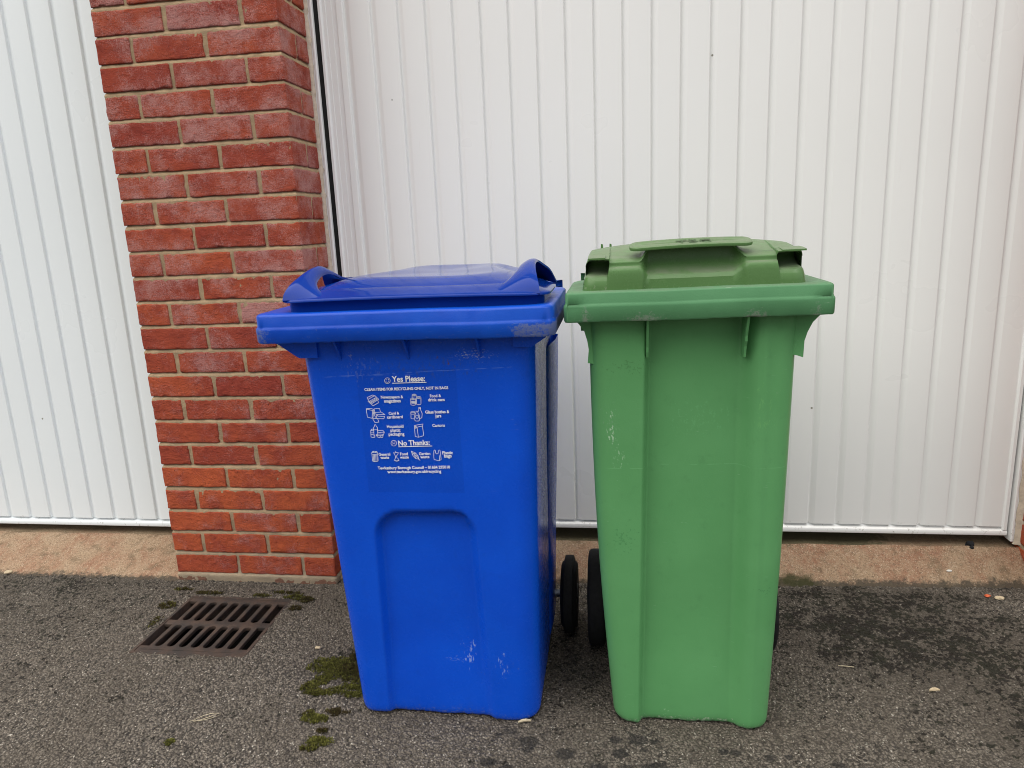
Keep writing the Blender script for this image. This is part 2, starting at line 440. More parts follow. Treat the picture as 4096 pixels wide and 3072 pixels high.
    o = link('ground', me, None, [TARMAC]); tag(o, kind='structure')
build_ground()

def set_attr(o, name, fn):
    me = o.data; off = root_offset(o)
    at = me.attributes.new(name, 'FLOAT', 'POINT')
    at.data.foreach_set('value', [fn(v.co+off) for v in me.vertices])

# concrete apron in front of each door, then the strip below the door leaf
def apron(name, x0, x1, join, top, drop):
    xs = np.arange(x0, x1+.001, .012); prof = []
    ys = list(np.arange(-.06, .186, .008))+[.187, .191, .195, .2, .206, .215, .24, .3, .42, .6]
    V = []; nx = len(xs)
    for y in ys:
        for x in xs:
            j = join(x); t = top(x)
            if y <= .187:
                u = (y-j)/(.187-j)
                z = GZ+(t-GZ)*(u if u < .85 else u-(u-.85)**2*1.2)
            else:
                z = top(x)-(.15**2*1.2)*(t-GZ)-drop*min(1, (y-.187)/.006)
            z += .003*(mnoise.noise((x*9, y*9, 1))) + .0016*mnoise.noise((x*60, y*60, 3))
            V.append((x, y, z))
    F = [(i*nx+k, i*nx+k+1, (i+1)*nx+k+1, (i+1)*nx+k) for i in range(len(ys)-1) for k in range(nx-1)]
    o = mesh(name, V, F, CONC, None, True); tag(o, kind='structure')
    set_attr(o, 'edge', lambda v: .58*math.exp(-abs(v.y-join(v.x))/.018)+.36*sstep(.11, .0, v.y-join(v.x)))
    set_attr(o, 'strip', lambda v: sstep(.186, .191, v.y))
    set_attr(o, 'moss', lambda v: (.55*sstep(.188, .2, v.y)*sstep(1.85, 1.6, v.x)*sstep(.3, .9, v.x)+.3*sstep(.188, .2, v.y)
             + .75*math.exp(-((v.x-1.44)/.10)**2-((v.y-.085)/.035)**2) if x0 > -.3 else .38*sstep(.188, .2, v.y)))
    return o
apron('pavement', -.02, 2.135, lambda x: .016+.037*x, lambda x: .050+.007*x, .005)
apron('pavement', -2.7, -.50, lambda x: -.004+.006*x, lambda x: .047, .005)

# ------------------------------------------------------------------ brick pillars
def rounded_brick(x0, x1, y0, y1, z0, z1, faces, seed, res=.0052, r=.0028):
    """a hand-made brick; fine vertices on the faces that show"""
    def axis(a, b, fine):
        L = b-a; n = max(2, int(L/(res if fine else L/2)))
        t = list(np.linspace(a+r, b-r, n))
        return [a, a+r*.4]+t+[b-r*.4, b]
    fx = 'y' in faces; fy = 'x+' in faces or 'x-' in faces
    ax = axis(x0, x1, fx); az = axis(z0, z1, True)
    ay = axis(y0, y1, fy)
    if not fy: ay = sorted(set([y0, y0+.0012, y0+r, y0+.008, y0+.02]+[y1-r, y1]))
    rows = []; idx = {}; V = []; F = []
    def vid(i, j, k):
        key = (i, j, k)
        if key not in idx:
            p = Vector((ax[i], ay[j], az[k]))
            q = Vector((min(max(p.x, x0+r), x1-r), min(max(p.y, y0+r), y1-r), min(max(p.z, z0+r), z1-r)))
            d = p-q; n = d.normalized() if d.length > 1e-6 else Vector((0, 0, 0))
            s = Vector((seed*3.7, seed*1.3, seed*.71))
            w = p*22+s
            k1 = mnoise.noise(w); k2 = mnoise.noise(p*75+s); k3 = mnoise.noise(p*210+s)
            edge = 1 if d.length > r*.5 and sum(abs(c) > 1e-6 for c in d) >= 2 else 0
            off = .0011*k1+.0012*k2+.0007*k3
            chip = max(0, mnoise.noise(p*48+s*2)-.25)*.008*edge
            v = q+n*(r+off-chip)
            v.z += .0020*mnoise.noise(Vector((p.x*18, seed*5.1, 0)))*(1 if p.z > (z0+z1)/2 else .9)
            idx[key] = len(V); V.append(v)
        return idx[key]
    nx, ny, nz = len(ax), len(ay), len(az)
    for j, flip in ((0, 0),):
        for i in range(nx-1):
            for k in range(nz-1): F.append((vid(i, j, k), vid(i+1, j, k), vid(i+1, j, k+1), vid(i, j, k+1)))
    for i in ([nx-1] if 'x+' in faces else [])+([0] if 'x-' in faces else []):
        for j in range(ny-1):
            for k in range(nz-1):
                f = (vid(i, j, k), vid(i, j+1, k), vid(i, j+1, k+1), vid(i, j, k+1)); F.append(f if i else f[::-1])
    for k in (0, nz-1):
        for i in range(nx-1):
            for j in range(ny-1):
                f = (vid(i, j, k), vid(i+1, j, k), vid(i+1, j+1, k), vid(i, j+1, k)); F.append(f if k else f[::-1])
    for i in ([] if 'x+' in faces else [nx-1])+([] if 'x-' in faces else [0]):
        for j in range(min(4, ny-1)):
            for k in range(nz-1):
                f = (vid(i, j, k), vid(i, j+1, k), vid(i, j+1, k+1), vid(i, j, k+1)); F.append(f if i else f[::-1])
    return V, F

def pillar(name, label, x0, x1, right, left, rows, seed):
    root = thing(name, label, 'pillar', ((x0+x1)/2, .1, GZ))
    b = MB(); tint = []
    R = random.Random(seed); D = .36; H = .1015; S = .2135; P = .225
    def put(xa, xb, ya, yb, k, faces, bloom):
        z0 = .075*(k-1); j = lambda a: R.uniform(-a, a)
        V, F = rounded_brick(xa, xb, ya+j(.0012), yb, z0+j(.0012), z0+.0642+j(.0012), faces, R.random()*90)
        b.add(V, F)
        hue = min(1, max(0, R.gauss(.40, .16)+(.48 if k < 6 else .12 if k < 10 else 0)))
        bl = max(0, R.gauss(.40, .16)+bloom+(-.60 if k < 8 else -.25 if k < 12 else .10))
        tint.extend([(hue, bl, 2. if k == 0 else R.random())]*len(V))
    for k in rows:
        odd = k % 2 != 0
        lengths = [S, S, H] if odd else [H, S, S]
        x = x0
        for i, L in enumerate(lengths):
            xb = x+L+R.uniform(-.002, .002) if i < 2 else x1
            fs = ['y']+(['x-'] if i == 0 and left else [])+(['x+'] if i == 2 and right else [])
            dep = H
            if (i == 2 and right) or (i == 0 and left):
                dep = S if L == H else H
                if L == H: dep = .195
            put(x if i else x0, xb, 0, dep, k, fs, 0 if 'x+' not in fs else .05)
            x = x+L+.0115
        for flag, sx in ((right, 1), (left, -1)):
            if not flag: continue
            corner = lengths[2] if sx > 0 else lengths[0]
            y = H+.010 if corner == S else .205
            while y < .30:
                ye = min(y+(H if corner == S and y < .2 else S), .34)
                xa, xb = (x1-.09, x1) if sx > 0 else (x0, x0+.09)
                put(xa, xb, y, ye, k, ['y', 'x+' if sx > 0 else 'x-'], .22 if y < .15 else .1)
                y = ye+.010
    o = b.build('brickwork', BRICK, root, True, fix=False)
    at = o.data.attributes.new('tint', 'FLOAT_COLOR', 'POINT')
    at.data.foreach_set('color', np.array([(*t, 1) for t in tint], np.float32).ravel())
    # mortar: weathered joints, flush below and struck back above
    path = []
    for y in np.arange(.30, 0, -.007): path.append((x0, y, -1, 0))
    for x in np.linspace(x0, x1, int((x1-x0)/.007)): path.append((x, 0, 0, -1))
    for y in np.arange(.007, .31, .007): path.append((x1, y, 1, 0))
    grid = []
    zz = []
    for k in range(rows[0]-1, rows[-1]+1):
        z = .075*k
        zz += [(z-.0108, .0012), (z-.0080, .0016), (z-.005, .0028), (z-.0025, .0046), (z-.0004, .0062), (z+.012, .0034), (z+.033, .0028), (z+.053, .0026)]
    for z, ins in zz:
        if z < -.08: continue
        row = []
        for x, y, nx, ny in path:
            n = mnoise.noise((x*60, y*60, z*60)); n2 = mnoise.noise((x*17+4, y*17, z*17)); n3 = mnoise.noise((x*160, y*160, z*160))
            d = max(ins+.0016*n+.0013*n2+.0007*n3+(-.003 if z < .002 else 0), -.002)
            px = min(max(x, x0+d), x1-d) if ny else x-nx*d
            py = max(y-ny*d, d) if nx or ny else y
            row.append((px, max(py, d if ny else py), z+.0012*n2))
        grid.append(row)
    m = MB(); m.grid(grid); mo = m.build('mortar', MORTAR, root, True, fix=False)
    return root
pillar('brick_pillar', 'red brick pillar between the two white garage doors, with pale lime bloom', -.5525, 0., True, False, list(range(0, 31)), 4)
pillar('brick_pillar', 'sliver of brick pillar at the right edge beside the wide garage door', 2.106, 2.6585, False, True, list(range(0, 31)), 9)

# ------------------------------------------------------------------ garage doors
PY = .21; DTOP = 2.2
def loft_x(mb, prof, x0, x1, nx=2):       # profile in (y, z) carried along x
    rows = [[(x, y, z) for y, z in prof] for x in np.linspace(x0, x1, nx)]
    mb.grid(rows)
    mb.ngon(rows[0]); mb.ngon(rows[-1][::-1])
def loft_z(mb, prof, z0, z1):             # profile in (x, y) carried up z
    rows = [[(x, y, z) for x, y in prof] for z in (z0, z1)]
    mb.grid(rows, True); mb.ngon(rows[0]); mb.ngon(rows[1][::-1])

def garage_door(label, x0, x1, zb, first, pitch, n, mat, lframe, rframe):
    root = thing('garage_door', label, 'garage door', ((x0+x1)/2, PY, zb))
    pr = [(x0, PY)]
    pr += [(x0+.010, PY), (x0+.0105, PY+.0025), (x0+.028, PY+.0025), (x0+.0285, PY+.0042), (x0+.042, PY+.0042), (x0+.044, PY)] if lframe else []
    for k in range(n):
        g = first+pitch*k
        if g < pr[-1][0]+.004 or g+.022 > x1: continue
        pr += [(g-.0012, PY), (g, PY+.0006), (g+.0018, PY+.0070), (g+.0028, PY+.0082), (g+.0055, PY+.0076), (g+.0110, PY+.0050), (g+.0160, PY+.0024), (g+.0175, PY+.0019), (g+.0205, PY+.0004), (g+.0218, PY)]
    pr.append((x1, PY))
    zs = [zb+.0255, zb+.0275]+list(np.linspace(zb+.06, DTOP, 14))
    rows = []
    for i, z in enumerate(zs):
        rows.append([(x, y+(.004 if i == 0 else .0)+.0012*mnoise.noise((x*2.2, z*1.7, 3.)), z) for x, y in pr])
    m = MB(); m.grid(rows)
    m.build('door_panel', mat, root, auto=24, fix=False)
    r = MB()
    loft_x(r, [(PY+.03, zb), (PY-.004, zb), (PY-.0065, zb+.002), (PY-.0070, zb+.006), (PY-.0068, zb+.0125), (PY-.0055, zb+.0155), (PY-.001, zb+.0175), (PY+.007, zb+.0200), (PY+.012, zb+.031), (PY+.03, zb+.031)], x0-.012 if lframe else x0, x1+.013 if rframe else x1, 40)
    r.build('bottom_rail', mat, root, auto=30)
    if lframe:
        s = MB(); loft_z(s, [(.0335, PY+.02), (.0335, PY-.004), (.035, PY-.0065), (.042, PY-.0068), (.0445, PY-.004), (.0455, PY+.0005), (.0455, PY+.02)], zb+.0185, DTOP)
        s.build('side_rail', TRIM, root, auto=35)
        g = MB(); g.box(.0214, .0332, PY-.007, PY+.03, zb-.01, DTOP); g.build('rubber_seal', RUBBER, root)
        f = MB(); loft_z(f, [(-.01, .27), (-.01, .192), (.0035, .1905), (.0065, .1935), (.0125, .1930), (.0150, .1905), (.0190, .1905), (.0212, .1925), (.0212, .27)], .078, DTOP)
        f.build('frame_post', TRIM, root, auto=35)
        c = MB(); rows = []
        for z in np.arange(.05, DTOP, .011):
            w = .0085+.0035*mnoise.noise((z*26, 1, 0))+.0018*mnoise.noise((z*90, 2, 0)); joint = abs(((z+.005) % .075)-.0375)
            w += .004*sstep(.031, .0375, joint)
            rows.append([(-.012, .186, z), (-.003+.001*mnoise.noise((z*50, 3, 1)), .1835, z), (w*.4, .1855, z), (w*.85, .1885, z), (w, .193, z)])
        c.grid(rows); c.build('sealant', SEAL, root, True, fix=False)
    if rframe:
        s = MB(); loft_z(s, [(x1-.001, PY+.02), (x1-.001, PY+.0005), (x1, PY-.004), (x1+.003, PY-.0068), (x1+.0115, PY-.0065), (x1+.013, PY-.004), (x1+.013, PY+.02)], zb+.0185, DTOP)
        s.build('side_rail', TRIM, root, auto=35)
        g = MB(); g.box(x1+.012, x1+.021, PY+.016, PY+.03, zb-.01, DTOP); g.build('rubber_seal', RUBBER, root)
        xf = x1+.0185
        f = MB(); loft_z(f, [(xf, .27), (xf, .1925), (xf+.002, .1905), (xf+.006, .1905), (xf+.008, .193), (xf+.013, .193), (xf+.015, .1905), (xf+.022, .1925), (xf+.034, .27)], .078, DTOP)
        f.build('frame_post', TRIM, root, auto=35)
        c = MB(); rows = []
        for z in np.arange(.07, DTOP, .011):
            w = .0125+.004*mnoise.noise((z*26, 7, 0))+.002*mnoise.noise((z*90, 8, 0)); joint = abs(((z+.005) % .075)-.0375)
            w += .004*sstep(.031, .0375, joint)
            rows.append([(xf+.026, .180, z), (xf+.022, .1825, z), (xf+.022-w*.3, .186, z), (xf+.022-w*.8, .1885, z), (xf+.022-w, .192, z)])
        c.grid(rows); c.build('sealant', SEAL, root, True, fix=False)
    return root
garage_door('wide white ribbed garage door behind the two wheelie bins', .0455, 2.0645, .0905, .1078, .08165, 24, DOOR_R, True, True)
garage_door('white ribbed garage door left of the brick pillar', -2.66, -.49, .0665, -1.3577-.08586*15, .08586, 40, DOOR_L, False, False)
# unseen dark box, added so the gap stays dark and no light leaks in
m = MB(); m.add([(-2.75, .33, -.06), (2.75, .33, -.06), (2.75, 2.6, -.06), (-2.75, 2.6, -.06), (-2.75, .33, 2.2), (2.75, .33, 2.2), (2.75, 2.6, 2.2), (-2.75, 2.6, 2.2)],
                 [(0, 1, 2, 3), (4, 5, 6, 7), (2, 3, 7, 6), (0, 3, 7, 4), (1, 2, 6, 5)])
tag(m.build('interior_box', DARK), kind='structure')

# ------------------------------------------------------------------ wheelie bins
def bin_body(name, parent, mat, zb, zt, fx0, fx1, fy, by, r, recess):
    """fx0, fx1, fy, by, r are functions of z; recess(x, z) pushes the front face back"""
    zs = [zb, zb+.0015, zb+.005, zb+.011, zb+.019]+list(np.linspace(zb+.03, zt, 110))
    ins = [.016, .009, .0038, .0012, .0002]
    rows = []
    for i, z in enumerate(zs):
        q = ins[i] if i < 5 else 0
        x0, x1, yf, yb, rr = fx0(z)+q, fx1(z)-q, fy(z)+q, by(z)-q, max(r(z)-q, .01)
        row = []
        for t in np.linspace(0, 1, 150): row.append((lerp(x0+rr, x1-rr, t), yf))
        for a in np.linspace(-90, 0, 14)[1:]: row.append((x1-rr+rr*math.cos(math.radians(a)), yf+rr+rr*math.sin(math.radians(a))))
        for t in np.linspace(0, 1, 24)[1:]: row.append((x1, lerp(yf+rr, yb-rr, t)))
        for a in np.linspace(0, 90, 10)[1:]: row.append((x1-rr+rr*math.cos(math.radians(a)), yb-rr+rr*math.sin(math.radians(a))))
        for t in np.linspace(0, 1, 24)[1:]: row.append((lerp(x1-rr, x0+rr, t), yb))
        for a in np.linspace(90, 180, 10)[1:]: row.append((x0+rr+rr*math.cos(math.radians(a)), yb-rr+rr*math.sin(math.radians(a))))
        for t in np.linspace(0, 1, 24)[1:]: row.append((x0, lerp(yb-rr, yf+rr, t)))
        for a in np.linspace(180, 270, 14)[1:-1]: row.append((x0+rr+rr*math.cos(math.radians(a)), yf+rr+rr*math.sin(math.radians(a))))
        out = []
        for x, y in row:
            if y < yf+rr*.98: y += recess(x, z)*(1 if y < yf+1e-6 else max(0, 1-(y-yf)/rr))
            e = .0016*mnoise.noise((x*5, y*5, z*4)) + .0009*mnoise.noise((x*14, y*14, z*9))
            zz = z+(.0035*mnoise.noise((x*25, y*9, 4.))+.002*mnoise.noise((x*90, y*9, 2.)) if i < 4 else 0)
            out.append((x, y+e, max(zz, GZ-.004)))
        rows.append(out)
    m = MB(); m.grid(rows, True); m.ngon(rows[0][::-1])
    return m.build(name, mat, parent, True, fix=False)

def ring(x0, x1, y0, y1, r, n=10, ex=48):
    """rounded rectangle, counter-clockwise from the front left"""
    P = []
    for t in np.linspace(0, 1, ex): P.append((lerp(x0+r, x1-r, t), y0, 0, -1))
    for a in np.linspace(-90, 0, n)[1:]: P.append((x1-r+r*math.cos(math.radians(a)), y0+r+r*math.sin(math.radians(a)), math.cos(math.radians(a)), math.sin(math.radians(a))))
    for t in np.linspace(0, 1, 20)[1:]: P.append((x1, lerp(y0+r, y1-r, t), 1, 0))
    for a in np.linspace(0, 90, n)[1:]: P.append((x1-r+r*math.cos(math.radians(a)), y1-r+r*math.sin(math.radians(a)), math.cos(math.radians(a)), math.sin(math.radians(a))))
    for t in np.linspace(0, 1, 20)[1:]: P.append((lerp(x1-r, x0+r, t), y1, 0, 1))
    for a in np.linspace(90, 180, n)[1:]: P.append((x0+r+r*math.cos(math.radians(a)), y1-r+r*math.sin(math.radians(a)), math.cos(math.radians(a)), math.sin(math.radians(a))))
    for t in np.linspace(0, 1, 20)[1:]: P.append((x0, lerp(y1-r, y0+r, t), -1, 0))
    for a in np.linspace(180, 270, n)[1:-1]: P.append((x0+r+r*math.cos(math.radians(a)), y0+r+r*math.sin(math.radians(a)), math.cos(math.radians(a)), math.sin(math.radians(a))))
    return P

def rim(name, parent, mat, x0, x1, y0, y1, ywide, narrow, r, zt, zl, zb, tilt, xc, lw=1.0, fadein=.03):
    """comb rim: flat top, skirt with a ledge, open below; narrower behind ywide"""
    P = ring(x0, x1, y0, y1, r)
    prof = [(-.060, zt+.002), (-.010, zt+.0025), (-.0055, zt), (-.0035, zt-.003), (-.0035, zl+.0045), (-.0022, zl+.0015), (-.0004, zl-.001), (0., zl-.004), (0., zl-.008), (-.0005, zb+.003), (-.0025, zb), (-.006, zb), (-.007, zb+.004), (-.008, zt-.012), (-.07, zt-.012)]
    rows = []
    for off, z in prof:
        row = []
        Q = P if off > -.015 else ring(x0-off, x1+off, y0-off, y1+off, max(r+off, .006))
        for x, y, nx, ny in Q:
            k = sstep(ywide-.01, ywide+.025, y)*narrow
            o = off if Q is P else 0
            if -.0030 < off <= 0 and zb+.004 < z and ny < -.9:       # the ledge dies out at both ends
                o = off-.0032*(1-sstep(x0+fadein*.4, x0+fadein, x)*sstep(x1-fadein*.4, x1-fadein, x))*(1 if fadein < .5 else 0)
            px = x+nx*o; py = y+ny*o
            px += k*(1 if px < xc else -1)*(abs(nx))
            w = .0014*mnoise.noise((px*9, py*9, z*20))+.0007*mnoise.noise((px*30, py*30, z*40))
            row.append((px, py+w, z+tilt*(px-xc)+.0012*mnoise.noise((px*7, py*7, 2.))+(.0012*mnoise.noise((px*60, py*60, 5.)) if z < zb+.002 else 0)))
        rows.append(row)
    m = MB(); m.grid(rows[::-1], True)
    return m.build(name, mat, parent, auto=50, fix=False)

def wheel(parent, mat_t, mat_h, cx, cy, cz, prof, hub):
    w = MB(); w.lathe_x(cx, cy, cz, prof, 56)
    o = w.build('wheel', mat_t, parent, auto=40)
    h = MB(); h.lathe_x(cx, cy, cz, hub, 32); h.build('rim', mat_h, o, auto=40)
    return o

def plate(mb, pts, y0, y1):
    """outline in (x, z) given thickness along y"""
    n = len(pts); mb.add([(x, y0, z) for x, z in pts]+[(x, y1, z) for x, z in pts],
        [tuple(range(n)), tuple(range(2*n-1, n-1, -1))]+[(i, i+n, (i+1) % n+n, (i+1) % n) for i in range(n)])

def blade(mb, x, th, yf, z0, z1, out, rag=0.):
    """thin vertical rib below the rim: triangle in the yz plane"""
    n = 9; L = []
    for i in range(n):
        t = i/(n-1); z = lerp(z0, z1, t)
        L.append((yf(z)-out*(1-t)**1.2-rag*max(0, mnoise.noise((z*170, x*9, 0))), z))
    V = []; F = []
    for s in (-1, 1):
        for y, z in L: V += [(x+s*th*.5, y, z), (x+s*th*.8, yf(z)+.02, z)]
    N = n*2
    for i in range(n-1):
        a = 2*i; F += [(a, a+1, a+3, a+2), (N+a, N+a+2, N+a+3, N+a+1), (a, a+2, N+a+2, N+a)]
    F += [(2*n-2, 2*n-1, N+2*n-1, N+2*n-2)]
    mb.add(V, F)

# ---------------------------------------------------------------- blue bin
blue = thing('wheelie_bin', 'blue recycling wheelie bin with white printed instructions, in front of the brick pillar', 'wheelie bin', (.50, -.40, GZ))
bT = lambda z: (z-GZ)/.89
b_x0 = lambda z: lerp(.287, .2535, bT(z)); b_x1 = lambda z: lerp(.716, .739, bT(z))
b_fy = lambda z: lerp(-.600, -.648, bT(z)); b_by = lambda z: lerp(-.185, -.135, bT(z)); b_r = lambda z: lerp(.050, .042, bT(z))
def b_rec(x, z):
    t = (z-GZ)/.53
    xl = lerp(.366, .3795, t); xr = lerp(.6145, .600, t); top = .492; R = .055
    cx = (xl+xr)/2; hw = (xr-xl)/2
    # distance inside the arch outline
    dx = hw-abs(x-cx); dz = top-z+.004*((x-cx)/hw)
    if dx < R and dz < R: d = R-math.hypot(R-dx, R-dz)
    else: d = min(dx, dz)
    return .022*(.55+.45*sstep(GZ, GZ+.25, z))*sstep(-.004, .010 if x < cx or dz < dx else .024, d)
body = bin_body('body', blue, BLUE, GZ, .885, b_x0, b_x1, b_fy, b_by, b_r, b_rec)
set_attr(body, 'wear', lambda v: .34*sstep(.02, -.03, v.z)+.12*sstep(.1, -.02, v.z)+.22*math.exp(-((v.x-.59)/.03)**2-((v.z-.1)/.05)**2)+.25*math.exp(-((v.x-.66)/.04)**2-((v.z-.12)/.05)**2)+.22*sstep(.78, .83, v.z))
brim = rim('rim', body, BLUE_RIM, .187, .7865, -.697, -.09, -.30, .045, .026, .929, .903, .874, .0068, .4875)
set_attr(brim, 'wear', lambda v: (.62*sstep(.690, .722, v.x)+.50*sstep(.245, .195, v.x)+.16)*sstep(.906, .897, v.z)+.08+.34*sstep(.775, .783, v.x))
# lid: skirt, lip, slope, then the shallow dished top
lx0, lx1, ly0, ly1 = .233, .7745, -.676, -.105
LR = [  # inset, z, corner radius
 (.012, .926, .035), (.012, .951, .035), (.0105, .9525, .036), (.002, .9515, .045), (.0, .9525, .047), (.0002, .9550, .047), (.002, .9572, .046), (.010, .9595, .045),
 (.030, .9655, .045), (.050, .9705, .045), (.0535, .9708, .045), (.0565, .9722, .045), (.075, .9775, .05), (.095, .9840, .055), (.112, .9880, .06), (.125, .9888, .06), (.150, .9876, .06), (.20, .9852, .05), (.255, .9838, .02)]
m = MB(); rows = []
for ins, z, rr in LR:
    P = ring(lx0+ins, lx1-ins, ly0+ins*1.0, ly1-ins*.8, max(min(rr, (lx1-lx0)/2-ins-.002), .004))
    row = []
    for x, y, nx, ny in P:
        w = .0016*mnoise.noise((x*6, y*6, 1.))*min(1, ins/.05)
        # the front slope sags a little in the middle, the lip bows down at its left end
        bow = -.003*((x-.5)/.27)**2 if z < .962 else 0
        dip = -.004*math.exp(-((x-.52)/.16)**2)*sstep(.06, .12, ins)*sstep(-.35, -.6, y)
        x += sstep(-.50, -.30, y)*.055*(1 if x < .5035 else -1)*min(1, abs(x-.5035)/.2)
        row.append((x, y, z+w+bow+dip+.004*(x-.5)))
    rows.append(row)
m.grid(rows, True); m.ngon(rows[-1])
lid = m.build('lid', BLUE_LID, blue, auto=60, fix=False)
set_attr(lid, 'wear', lambda v: .10)
# hooped handles at the two front corners of the lid
def spline(tab, u):
    """Catmull-Rom through rows of a table, u in 0..1"""
    n = len(tab)-1; f = min(u*n, n-1e-6); i = int(f); t = f-i
    P = [tab[max(i-1, 0)], tab[i], tab[i+1], tab[min(i+2, n)]]
    return [.5*(2*b+(c-a)*t+(2*a-5*b+4*c-d)*t*t+(3*b-a-3*c+d)*t**3) for a, b, c, d in zip(*P)]
INB = [(-.669, .655, .9545), (-.650, .668, .9640), (-.628, .686, .9760), (-.600, .698, .9880), (-.560, .704, .9985), (-.520, .704, 1.0005), (-.485, .702, .9945), (-.452, .697, .9830), (-.415, .688, .9800)]
OUT = [(-.669, .757, .9540), (-.661, .755, .9690), (-.640, .750, .9850), (-.605, .744, .9990), (-.560, .740, 1.0090), (-.518, .740, 1.0110), (-.480, .749, 1.0000), (-.448, .760, .9850), (-.412, .770, .9560)]
def hoop(mirror):
    ro, ri = [], []; N, M = 40, 11
    for i in range(N+1):
        a = spline(INB, i/N); b = spline(OUT, i/N); k = math.sin(math.pi*i/N)**.7; o, u = [], []
        for j in range(M):
            t = j/(M-1); q = t*t*(3-2*t)*.45+t*.55
            y, x, z = lerp(a[0], b[0], t), lerp(a[1], b[1], t), lerp(a[2], b[2], q)
            z += .0045*math.sin(math.pi*t)*k-.0025*(2*t-1)**8*k
            if mirror: x = lerp(.990, 1.002, t)-x
            o.append((x, y, z)); u.append((x, y+(.0035 if i < 12 else -.002 if i > 26 else .0005), z-.0042))
        ro.append(o); ri.append(u)
    m = MB(); m.grid(ro); m.grid(ri[::-1])
    for j in (0, M-1): m.grid([[r[j] for r in ro], [r[j] for r in ri]])
    for r in (0, N): m.grid([ro[r], ri[r]])
    o = m.build('handle', BLUE_LID, lid, auto=55); set_attr(o, 'wear', lambda v: .18)
hoop(True); hoop(False)
def one_rib(name, mat, par, fn, w=.15):
    g = MB(); fn(g); o = g.build(name, mat, par); set_attr(o, 'wear', lambda v: w)
for x in (.3455, .487, .632): one_rib('rib', BLUE, body, lambda g: blade(g, x, .0042, b_fy, .872, .826, .030))
one_rib('gusset', BLUE, body, lambda g: plate(g, [(.192, .878), (.300, .878), (.300, .835), (.262, .835), (.256, .838), (.222, .862)], -.655, -.60))
one_rib('gusset', BLUE, body, lambda g: plate(g, [(.776, .882), (.70, .882), (.70, .850), (.737, .850), (.741, .853), (.764, .868)], -.655, -.60))
# side column and step at the rear of the right flank
g = MB()
rows = []
for z in np.linspace(.02, .80, 24):
    x = b_x1(z); k = .010+.012*sstep(.15, .8, z)
    rows.append([(x-.012, -.33-.05*sstep(.1, .7, z), z), (x+.002, -.315-.05*sstep(.1, .7, z), z), (x+k*.6, -.255, z), (x+k*.6, -.17, z), (x-.012, -.155, z)])
g.grid(rows); o = g.build('side_column', BLUE, body, auto=40, fix=False); set_attr(o, 'wear', lambda v: .1)
g = MB(); g.grid([[(2*.5025-x, y, z) for x, y, z in r][::-1] for r in rows])
o = g.build('side_column', BLUE, body, auto=40, fix=False); set_attr(o, 'wear', lambda v: .1)
bt = [(-.021, .070), (-.021, .083), (-.0195, .0865), (-.0155, .0895), (-.0125, .0985), (-.0115, .1035), (-.009, .105), (.009, .105), (.0115, .1035), (.0125, .0985), (.0155, .0895), (.0195, .0865), (.021, .083), (.021, .070)]
hb = [(-.017, .071), (-.017, .03), (-.024, .028), (-.024, .012), (.024, .012), (.024, .028), (.017, .03), (.017, .071)]
for cx in (.7655, .2415): wheel(blue, TYRE, HUB, cx, -.198, GZ+.105, bt, hb)
a = MB(); a.tube([(.225, -.198, GZ+.105), (.782, -.198, GZ+.105)], .0105, 14); a.build('axle', STEEL, blue, auto=40)
a = MB(); a.tube([(.36, -.075, .90), (.36, -.04, .93), (.37, -.03, .94), (.63, -.03, .94), (.64, -.04, .93), (.64, -.075, .90)], .011, 12); a.box(.34, .66, -.14, -.08, .885, .92)
o = a.build('rear_handle', BLUE, body, auto=40); set_attr(o, 'wear', lambda v: 0)

# printed instructions on the front
def to_front(x, s):      # millimetres on the front face
    z = GZ+s/1000.; return (.5+x/1000., b_fy(z)-.0022, z)
LABEL_TEXT=[["Yes Please:",-50.9,811.9,17.9,812.7],["CLEAN ITEMS FOR RECYCLING ONLY, NOT IN BAGS",-110.9,793.2,64.2,795.7],["Newspapers &",-77.9,776.9,-30.8,777.3],["magazines",-71.9,768.2,-36.8,768.7],["Food &",25.0,778.6,48.2,779.1],["drink cans",20.4,770.2,55.0,770.7],["Card &",-64.7,742.2,-42.4,742.8],["cardboard",-69.2,733.9,-35.7,734.6],["Glass bottles &",12.5,744.3,62.8,745.1],["jars",32.7,735.8,45.2,736.1],["Household",-71.4,713.6,-36.0,714.2],["plastic",-64.5,705.2,-43.1,705.7],["packaging",-69.4,696.6,-35.8,697.3],["Cartons",25.1,715.5,51.2,716.1],["No Thanks:",-50.5,674.7,16.7,676.5],["General",-95.4,652.1,-70.1,652.9],["waste",-92.3,645.1,-73.3,645.7],["Food",-49.0,653.0,-32.2,653.6],["waste",-49.9,645.9,-30.9,646.5],["Garden",-8.5,653.8,15.7,654.6],["waste",-6.2,646.8,13.2,647.4],["Plastic",41.4,655.7,63.5,656.4],["bags",44.5,648.7,60.5,649.3],["Tewkesbury Borough Council \u2013 01684 295010",-100.3,621.4,55.5,624.7],["www.tewkesbury.gov.uk/recycling",-80.6,613.0,35.8,615.1]]
